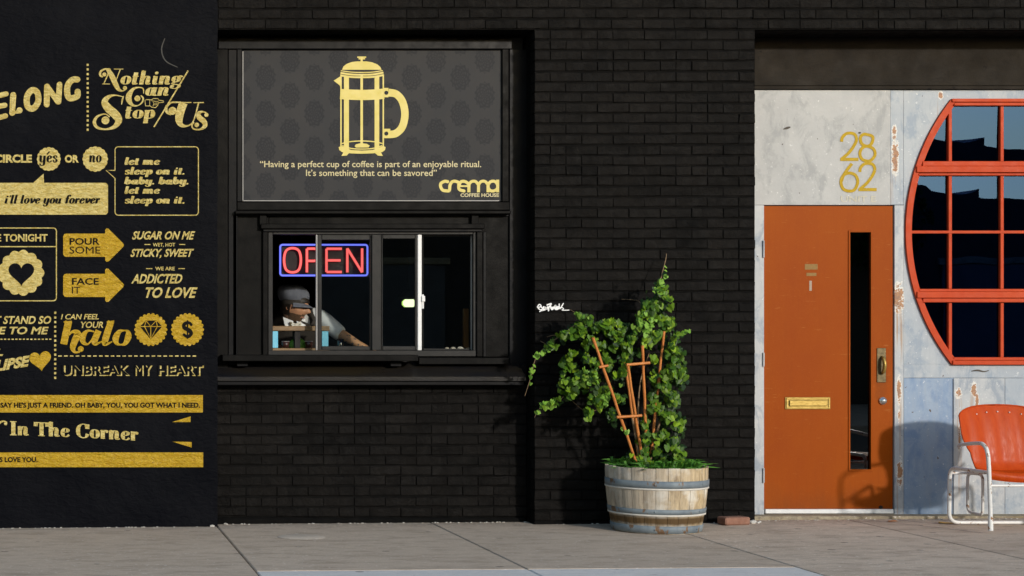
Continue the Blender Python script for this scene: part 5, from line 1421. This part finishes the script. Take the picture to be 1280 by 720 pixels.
# ------------------------------------------------------------------ ivy
ivy = thing('ivy_plant', (BC.x, BC.y, BZ+HB-.04), 'tall green ivy climbing from the barrel and trailing left along the bricks', 'plant')
def leaf(mb, c, n, up, s, r_):
    n = n.normalized(); t = (up - n*up.dot(n)); t = t.normalized() if t.length > 1e-4 else n.orthogonal().normalized(); b = n.cross(t)
    fold = r_.uniform(.05,.25)*s
    # ivy outline: five blunt lobes, pointed tip (tip along -t)
    pr = [(0,.28,0),(.30,.48,1),(.52,.18,1),(.40,-.10,1),(.30,-.38,1),(0,-.68,0)]
    mid = [c + t*(s*.18) , c - t*(s*.15), c - t*(s*.68)]
    L_ = [c + b*(x*s) + t*(y*s) + n*(-fold*x*1.2) for x, y, _ in pr[1:5]]; R_ = [c - b*(x*s) + t*(y*s) + n*(-fold*x*1.2) for x, y, _ in pr[1:5]]
    v = mid + L_ + R_                       # 0 base,1 mid,2 tip,3-6 left,7-10 right
    mb.add(v, [(0,1,4,3),(1,5,4),(1,2,6,5),(0,7,8,1),(1,8,9),(1,9,10,2)], False)
rl = random.Random(21)
def fill(mb, caps, n, ysp, size=(.026,.046), dense=None, out=1.0):
    wts = []
    for (x0,y0,r0,x1,y1,r1) in caps: wts.append((math.hypot(x1-x0,y1-y0)+ (r0+r1)*.8)*(r0+r1))
    tot = sum(wts); tries = 0; k_ = 0
    while k_ < n and tries < n*8:
        tries += 1
        q = rl.random()*tot; i = 0
        while q > wts[i]: q -= wts[i]; i += 1
        x0,y0,r0,x1,y1,r1 = caps[i]; t = rl.random(); rr = r0+(r1-r0)*t
        a = rl.random()*2*math.pi; rad = math.sqrt(rl.random())*rr
        px, py = x0+(x1-x0)*t+rad*math.cos(a), y0+(y1-y0)*t+rad*math.sin(a)*.95
        if noise.noise(Vector((px*.085, py*.085, 4.2))) < (.03 if dense is None else dense): continue
        bulge = math.sqrt(max(0, 1-(rad/rr)**2))
        d = ysp(px, py, bulge)
        c = P(px, py, d)
        if c.y > -.02: c.y = -.02
        nn = Vector((rl.gauss(-.05,.55), -1.0, rl.gauss(.38,.45)))
        leaf(mb, c, nn, Vector((rl.gauss(0,.5), rl.gauss(0,.2), 1)), rl.uniform(*size)*1.0, rl); k_ += 1
# columns, given as capsules in photograph units: x0,y0,r0,x1,y1,r1
right = [(812,575,30,830,520,26),(830,520,26,836,470,24),(838,470,22,832,430,22),(828,430,22,818,400,23),(818,400,23,820,378,20),(820,378,15,826,358,7),(826,356,4,830,342,2),(850,418,4,838,428,8),(800,580,14,855,578,10),(842,520,14,838,568,20)]
left = [(806,428,14,775,414,14),(775,414,14,742,406,10),(742,406,10,712,417,10),(712,417,9,690,432,6),(690,432,5,672,446,3),(752,425,20,740,450,20),(740,450,18,732,474,15),(716,446,11,708,462,10),(722,470,12,712,490,8),(744,482,18,752,500,11),(752,500,10,765,516,7),(716,494,6,694,503,5),(694,503,4,678,508,3),(772,445,18,768,476,12),(768,476,12,776,500,7),(722,395,4,740,404,7),(738,505,6,734,524,3.5),(770,425,16,800,440,8),(706,470,6,702,488,4),(762,516,5,772,534,3)]
front_y = lambda px, py, b: -.44 - .09*b*rl.random()**.5 + .10*(1-rl.random())
def yr(px, py, b): return -.36 - .10*b + rl.uniform(-.06,.10) - (.03 if py > 560 else 0)
def yl(px, py, b):
    base = -.16 - .30*max(0,min(1,(px-660)/140.0))
    return base - .05*b + rl.uniform(-.05,.06)
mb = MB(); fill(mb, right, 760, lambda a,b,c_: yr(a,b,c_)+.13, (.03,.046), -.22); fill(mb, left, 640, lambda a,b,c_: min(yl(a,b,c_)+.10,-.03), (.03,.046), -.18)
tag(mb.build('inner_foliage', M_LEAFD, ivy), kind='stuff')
mb = MB(); fill(mb, right, 950, yr); fill(mb, left, 780, yl)
tag(mb.build('foliage', M_LEAF, ivy), kind='stuff')
mb = MB(); fill(mb, [(822,372,9,829,350,4),(829,350,3,832,330,1.5),(850,418,4,862,411,3),(812,395,14,806,415,10),(690,432,5,668,447,4),(667,452,2.5,664,470,1.8),(664,470,1.2,661,488,1),(692,503,6,676,508,5),(676,508,4,671,517,2.5),(722,392,4,736,402,6),(738,510,5,733,522,4),(738,460,10,742,482,8),(752,490,10,758,505,6),(776,535,3,783,540,3)], 190, lambda a,b,c_: min(yl(a,b,c_) if a < 790 else yr(a,b,c_)-.04, -.03), (.022,.036), -.9)
tag(mb.build('young_foliage', M_LEAFY, ivy), kind='stuff')
def vine(pts, r0=.005, r1=.002, nm='stem'):
    q = smooth_path([tuple(P(x,y,d)) for x,y,d in pts], 5); n = len(q)
    MB().tube(q, [r0+(r1-r0)*i/(n-1) for i in range(n)], 6).build(nm, M_STEM, ivy)
vine([(810,585,-.38),(826,520,-.34),(836,460,-.30),(824,400,-.26),(824,360,-.18),(832,325,-.12),(833,317,-.10)], .009, .0015)
vine([(802,585,-.40),(790,520,-.36),(785,470,-.34),(770,420,-.30),(730,404,-.22),(700,420,-.16),(672,444,-.10),(664,470,-.10),(656,495,-.10)], .008, .0016)
vine([(740,404,-.20),(724,394,-.12),(713,387,-.06)], .003, .0012); vine([(724,470,-.2),(700,500,-.16),(678,507,-.12),(668,522,-.10)], .004, .0012)
vine([(818,400,-.26),(800,378,-.10),(792,375,-.05),(777,374,-.04)], .003, .0012); vine([(842,424,-.3),(856,415,-.2),(864,412,-.15)], .003, .0012)
vine([(690,434,-.14),(682,430,-.06),(675,426,-.04)], .0025, .001); vine([(700,420,-.14),(692,419,-.06),(684,421,-.04)], .0025, .001); vine([(760,505,-.3),(735,515,-.24),(714,500,-.18)], .003, .0015)
vine([(808,585,-.42),(798,540,-.40),(800,480,-.38),(812,440,-.34)], .007, .003)
# undergrowth spilling over the barrel rim
ug = thing('low_plants', (BC.x, BC.y, BZ+HB-.04), 'fringe of low bright green plants filling the top of the barrel', 'plant')
mb = MB()
for i in range(700):
    a = rl.random()*2*math.pi; rr = math.sqrt(rl.random())*.27
    b0 = Vector((BC.x+rr*math.cos(a), BC.y+rr*math.sin(a), BZ+HB-.05)); L_ = rl.uniform(.10,.19)
    dr = Vector((rl.gauss(0,.6), rl.gauss(-.1,.6), 1.0)).normalized(); sd_ = dr.cross(Vector((rl.gauss(0,1),rl.gauss(0,1),.1))).normalized()*rl.uniform(.004,.010)
    m1 = b0 + dr*L_*.55; tip = b0 + dr*L_*.85 + Vector((dr.x,dr.y,-.5)).normalized()*L_*.35
    mb.add([b0-sd_*.4, b0+sd_*.4, m1+sd_, tip, m1-sd_], [(0,1,2,4),(4,2,3)])
tag(mb.build('blades', M_GRASS, ug), kind='stuff')

# ------------------------------------------------------------------ loose brick and leaf litter
x_, z_ = PX(917,-.10), 0
mb = MB(); mb.box(-.095,.095,-.05,.05,0,.052,.008)
a = R(14); mb.v = [(x_ + x*math.cos(a)-y*math.sin(a) + .004*noise.noise(Vector((x*40,y*40,z*40))), -.10 + x*math.sin(a)+y*math.cos(a)+.003*noise.noise(Vector((x*40,y*40,z*40+9))), ground(x_)+.001+z) for x,y,z in mb.v]
tag(mb.build('loose_brick', generic('red brown brick', (.22,.10,.065), (.32,.17,.12), 18, .9, bscale=60, bstr=.6, bdist=.006)), 'loose red brown brick lying at the foot of the pier', 'brick')
mb = MB(); rq = random.Random(8)
for i in range(9):
    x = PX(945+rq.uniform(-8,9),-.05); s = rq.uniform(.008,.022); y = rq.uniform(-.06,.04)
    q = MB().sphere((x,y,ground(x)+s*.4), s, 6, 4, (1.2,1,.7)); q.sm = [False]*len(q.sm)
    mb.add([(a_+.2*s*noise.noise(Vector((a_*90,b_*90,c_*90))), b_, c_) for a_,b_,c_ in q.v], q.f)
tag(mb.build('mortar_lumps', generic('white mortar', (.5,.48,.44), (.65,.62,.58), 40, .9)), 'whitish lumps of mortar beside the door step corner', 'rubble', kind='stuff')
mb = MB(); x_ = PX(1195,-.12)
pl_ = [(-.13,-.02),(-.05,-.035),(.06,-.03),(.12,-.012),(.08,.012),(-.02,.02),(-.10,.012)]
mb.add([(x_+a_, -.12+b_, ground(x_)+.006+.006*math.sin(a_*40)) for a_, b_ in pl_] + [(x_+a_, -.12+b_, ground(x_)+.002) for a_, b_ in pl_], [tuple(range(7)), tuple(range(13,6,-1))] + [(i, i+7, (i+1) % 7+7, (i+1) % 7) for i in range(7)])
tag(mb.build('cardboard_scrap', generic('ochre cardboard', (.30,.17,.04), (.42,.26,.08), 20, .9)), 'flat ochre scrap lying on the sidewalk left of the chair', 'litter')
mb = MB(); x_ = PX(1116,-.02); mb.add([(x_-.03,-.02,ground(x_)+.004),(x_+.03,-.03,ground(x_)+.006),(x_+.025,.0,ground(x_)+.010),(x_-.02,.01,ground(x_)+.005)], [(0,1,2,3)])
tag(mb.build('dry_leaf', M_TERRA), 'curled dry leaf at the foot of the orange door', 'leaf')

# ------------------------------------------------------------------ metal lawn chair
CX = 3.205; cg = ground(CX)
ch = thing('lawn_chair', (CX, -.55, cg), 'orange red metal lawn chair with chipped white tube arms and frame', 'chair')
def fy(D): return D - 11.0
yF, yB = fy(10.30), fy(10.74)
RTU = .0125
for s in (-1, 1):
    hx = .352*s
    arm = [(CX+s*.285, yB+.02, .525), (CX+s*.33, yB-.10, .545), (CX+s*.36, yF+.10, .568), (CX+s*.366, yF+.03, .560), (CX+s*.364, yF-.005, .520), (CX+s*.358, yF-.012, .42), (CX+s*.350, yF-.010, .22), (CX+s*.345, yF-.008, .10), (CX+s*.347, yF-.012, .035)]
    mb = MB(); q = smooth_path(arm, 6); mb.tube(q, RTU, 10); mb.build('arm_tube', M_TUBE, ch)
    mb = MB(); mb.tube([(CX+s*.345, yF-.008, .10), (CX+s*.347, yF-.012, .016)], .0155, 10); mb.build('rubber_foot', M_TUBE, ch)
# runner: seat rail back, down, across the floor and up again
xr = .345
def corner(a, b, c, r_=.06, n=6):
    a, b, c = Vector(a), Vector(b), Vector(c); u_, w_ = (a-b).normalized(), (c-b).normalized()
    p, q = b+u_*r_, b+w_*r_; out = []
    for i in range(n+1):
        t = i/n; out.append(p.lerp(b, t).lerp(b.lerp(q, t), t))
    return out
zf = .016; zs_ = .385
yr_ = yB + .02
pth = [Vector((CX-xr, yF+.01, zs_))]
cs = [(CX-xr, yF+.01, zs_), (CX-xr, yr_, zs_+.0), (CX-xr-.008, yr_, zf), (CX+xr+.008, yr_, zf), (CX+xr, yr_, zs_), (CX+xr, yF+.01, zs_)]
for i in range(1, len(cs)-1): pth += corner(cs[i-1], cs[i], cs[i+1], .07)
pth.append(Vector(cs[-1])); pth = [Vector((p.x, p.y, p.z + 0)) for p in pth]
MB().tube(pth, RTU, 10).build('base_tube', M_TUBE, ch)
mb = MB()
y2a, y2b = yr_+.02, yr_+.20
for s in (1,):
    x = CX - .115
    lp_ = [(x, y2a, .335), (x, y2b, .33), (x, y2b, .07), (x, y2a, .06)]
    q = []
    for i in range(4): q += corner(lp_[i-1], lp_[i], lp_[(i+1) % 4], .045, 4)
    mb = MB(); mb.tube(q, .0095, 8, closed=True); mb.build('rear_brace', M_TUBE, ch)
MB().tube([(CX-.345, yF-.0, .303), (CX+.345, yF-.0, .303)], .009, 8).build('front_crossbar', M_TUBE, ch)
MB().tube([(CX-.33, y2a+.005, .345), (CX+.33, y2a+.005, .345)], .009, 8).build('rear_crossbar', M_TUBE, ch)
# backrest shell with shallow flutes; clamshell outline
zb_, zt2 = .352, .80
def hw(t):      # half width from seat (0) to top (1)
    if t > .80:
        u_ = (t-.80)/.20; return .287*max(0.0, 1-u_**2.3)**(1/2.3) + .004
    pts = [(0,.205),(.12,.212),(.28,.226),(.40,.254),(.50,.278),(.60,.286),(.80,.287)]
    for (a, b), (c_, d_) in zip(pts, pts[1:]):
        if t <= c_: k_ = (t-a)/(c_-a); k_ = k_*k_*(3-2*k_); return b+(d_-b)*k_
    return .287
v = []; nu, nw = 36, 30
for th in (0, 1):
    for i in range(nw+1):
        t = i/nw; t = t if t < .6 else .6 + .4*math.sin((t-.6)/.4*math.pi/2)
        for j_ in range(nu+1):
            s = -1 + 2*j_/nu; x = hw(t)*s
            z = zb_ + (zt2-zb_)*t
            y = yB - .02 + .11*t*(.3+.7*t) - .050*((x/.287)**2)*(.4+.6*t) + .0028*math.cos(x/.287*math.pi*5)*max(0,min(1,(.95-t)*8))*min(1,t*8)
            y -= .05*max(0, (.2-t)/.2)**2
            v.append((CX+x, y + .0022*th*2, cg + z))
f = []; w_ = nu+1; N1 = (nw+1)*w_
for i in range(nw):
    for j_ in range(nu):
        p = i*w_+j_; f += [(p,p+1,p+1+w_,p+w_), (p+N1,p+w_+N1,p+1+w_+N1,p+1+N1)]
mb = MB(); mb.add(v, f, True)
bk = mb.build('backrest', M_SEAT, ch)
rim = [v[j_] for j_ in range(nu+1)] + [v[i*w_+nu] for i in range(1, nw+1)] + [v[nw*w_+j_] for j_ in range(nu-1, -1, -1)] + [v[i*w_] for i in range(nw-1, 0, -1)]
MB().tube(rim, .0055, 6, closed=True).build('rolled_edge', M_SEAT, bk)
mb = MB()
for s in (-.62,-.32,0,.32,.62):
    j_ = int((s+1)/2*nu); p = (CX+s*.24, min(v, key=lambda q: abs(q[0]-CX-s*.24)+abs(q[2]-cg-.755+.02*s*s*2))[1], cg+.755-.04*s*s); mb.sphere((p[0], p[1]-.003, p[2]), .005, 8, 5)
mb.build('rivet', M_TUBE, bk)
# seat pan with rolled front lip
v = []; nu2, nw2 = 30, 16
prof = [(yB-.05,.372),(yB-.10,.360),(yB-.16,.352),(yB-.22,.352),(yB-.28,.358),(yB-.33,.368),(yB-.37,.378),(yB-.395,.380),(yB-.412,.374),(yB-.424,.356),(yB-.426,.336),(yB-.418,.322)]
for i, (y, z) in enumerate(prof):
    t = i/(len(prof)-1)
    for j_ in range(nu2+1):
        s = -1+2*j_/nu2
        x = (.215+.095*min(1,t*1.4))*s; zz = z + .02*abs(s)**3; yy_ = y + .05*(s*s)*t
        v.append((CX+x, yy_, cg+zz))
f = [(i*(nu2+1)+j_, i*(nu2+1)+j_+1, (i+1)*(nu2+1)+j_+1, (i+1)*(nu2+1)+j_) for i in range(len(prof)-1) for j_ in range(nu2)]
mb = MB(); mb.add(v, f, True); mb.add([(a_,b_,c_-.004) for a_,b_,c_ in v], [tuple(reversed(q)) for q in f], True)
mb.build('seat', M_SEAT, ch)
for o in [c_ for c_ in bpy.data.objects if c_.parent is ch and c_.type == 'MESH' and c_.name.split('.')[0] in ('arm_tube','rubber_foot','base_tube','rear_brace','front_crossbar','rear_crossbar')]:
    o.location.z += cg

# ------------------------------------------------------------------ across the street (seen mirrored in the round window)
OY = -22.3
def OX(px): return CAMX + (px-VX)*(22.6+12.0-.3)/FPX
def OZ(py): return CAMZ + (VY-py)*(22.6+12.0-.3)/FPX
ob = thing('warehouse', (20, OY, 0), 'dark low warehouse across the street, mirrored in the round window', 'building')
out = [(-14,-.1),(38,-.1),(38,OZ(256)),(OX(1280),OZ(254)),(OX(1216),OZ(248)),(OX(1213.2),OZ(247)),(OX(1213),OZ(236.5)),(OX(1203),OZ(241)),(OX(1190),OZ(243.5)),(OX(1170),OZ(243)),(OX(1153),OZ(239)),(OX(1145),OZ(233)),(OX(1139),OZ(232)),(-14,OZ(250))]
MB().prism(out, OY-9, OY).build('wall', generic('dark warehouse render', (.05,.045,.04), (.07,.06,.055), 2, .9), ob)
MW = generic('warehouse shutter', (.10,.10,.11), (.14,.14,.15), 3, .6)
for x in (-9, -3.5, 2, 9, 15.5, 22, 29):
    MB().box(x, x+3.0, OY, OY+.06, 0, 2.9, .01).build('shutter', MW, ob)
    MB().box(x-.1, x+3.1, OY, OY+.10, 2.91, 3.05, .01).build('lintel', M_STEP, ob)
# a tree at the left of the mirrored skyline
tx = OX(1131)-1.35; tree = thing('street_tree', (tx, OY+1.2, 0), 'leafy street tree across the road, mirrored in the round window', 'tree')
mb = MB(); mb.tube([(tx,OY+1.2,-.1),(tx+.05,OY+1.2,1.4),(tx-.05,OY+1.2,3.0),(tx,OY+1.2,4.2)], [.12,.10,.07,.03], 8)
for a_ in range(5): mb.tube([(tx,OY+1.2,2.2+.35*a_),(tx+.7*math.cos(a_*2.1),OY+1.2+.7*math.sin(a_*2.1),3.4+.25*a_)], [.04,.015], 6)
mb.build('trunk', M_STEM, tree)
mb = MB(); rt_ = random.Random(3)
for i in range(1500):
    q = Vector((rt_.gauss(0,1), rt_.gauss(0,1), rt_.gauss(0,1))).normalized()*rt_.random()**.4
    if noise.noise(q*2.2) < -.15: continue
    leaf(mb, Vector((tx+q.x*.95, OY+1.2+q.y*.95, 3.7+q.z*1.05)), Vector((rt_.gauss(0,1),rt_.gauss(0,1),rt_.gauss(0,1))), Vector((0,0,1)), rt_.uniform(.10,.17), rt_)
tag(mb.build('crown', M_LEAFD, tree), kind='stuff')
# power line over the street
wr = thing('utility_line', (12, -17, 0), 'black power cable sagging over the street between two poles', 'cable')
q = [(-6+46*i/40., -17.0, 5.55 - .003*(-6+46*i/40.-17)**2) for i in range(41)]
MB().tube(q, .022, 6).build('cable', M_BLACK, wr)
MB().tube([(-6,-17,-.1),(-6,-17,5.0)], .10, 8).build('pole', M_STEM, wr)
MB().tube([(40,-17,-.1),(40,-17,5.0)], .10, 8).build('pole', M_STEM, wr)

# drop unused leftovers
for me in list(bpy.data.meshes):
    if me.users == 0: bpy.data.meshes.remove(me)
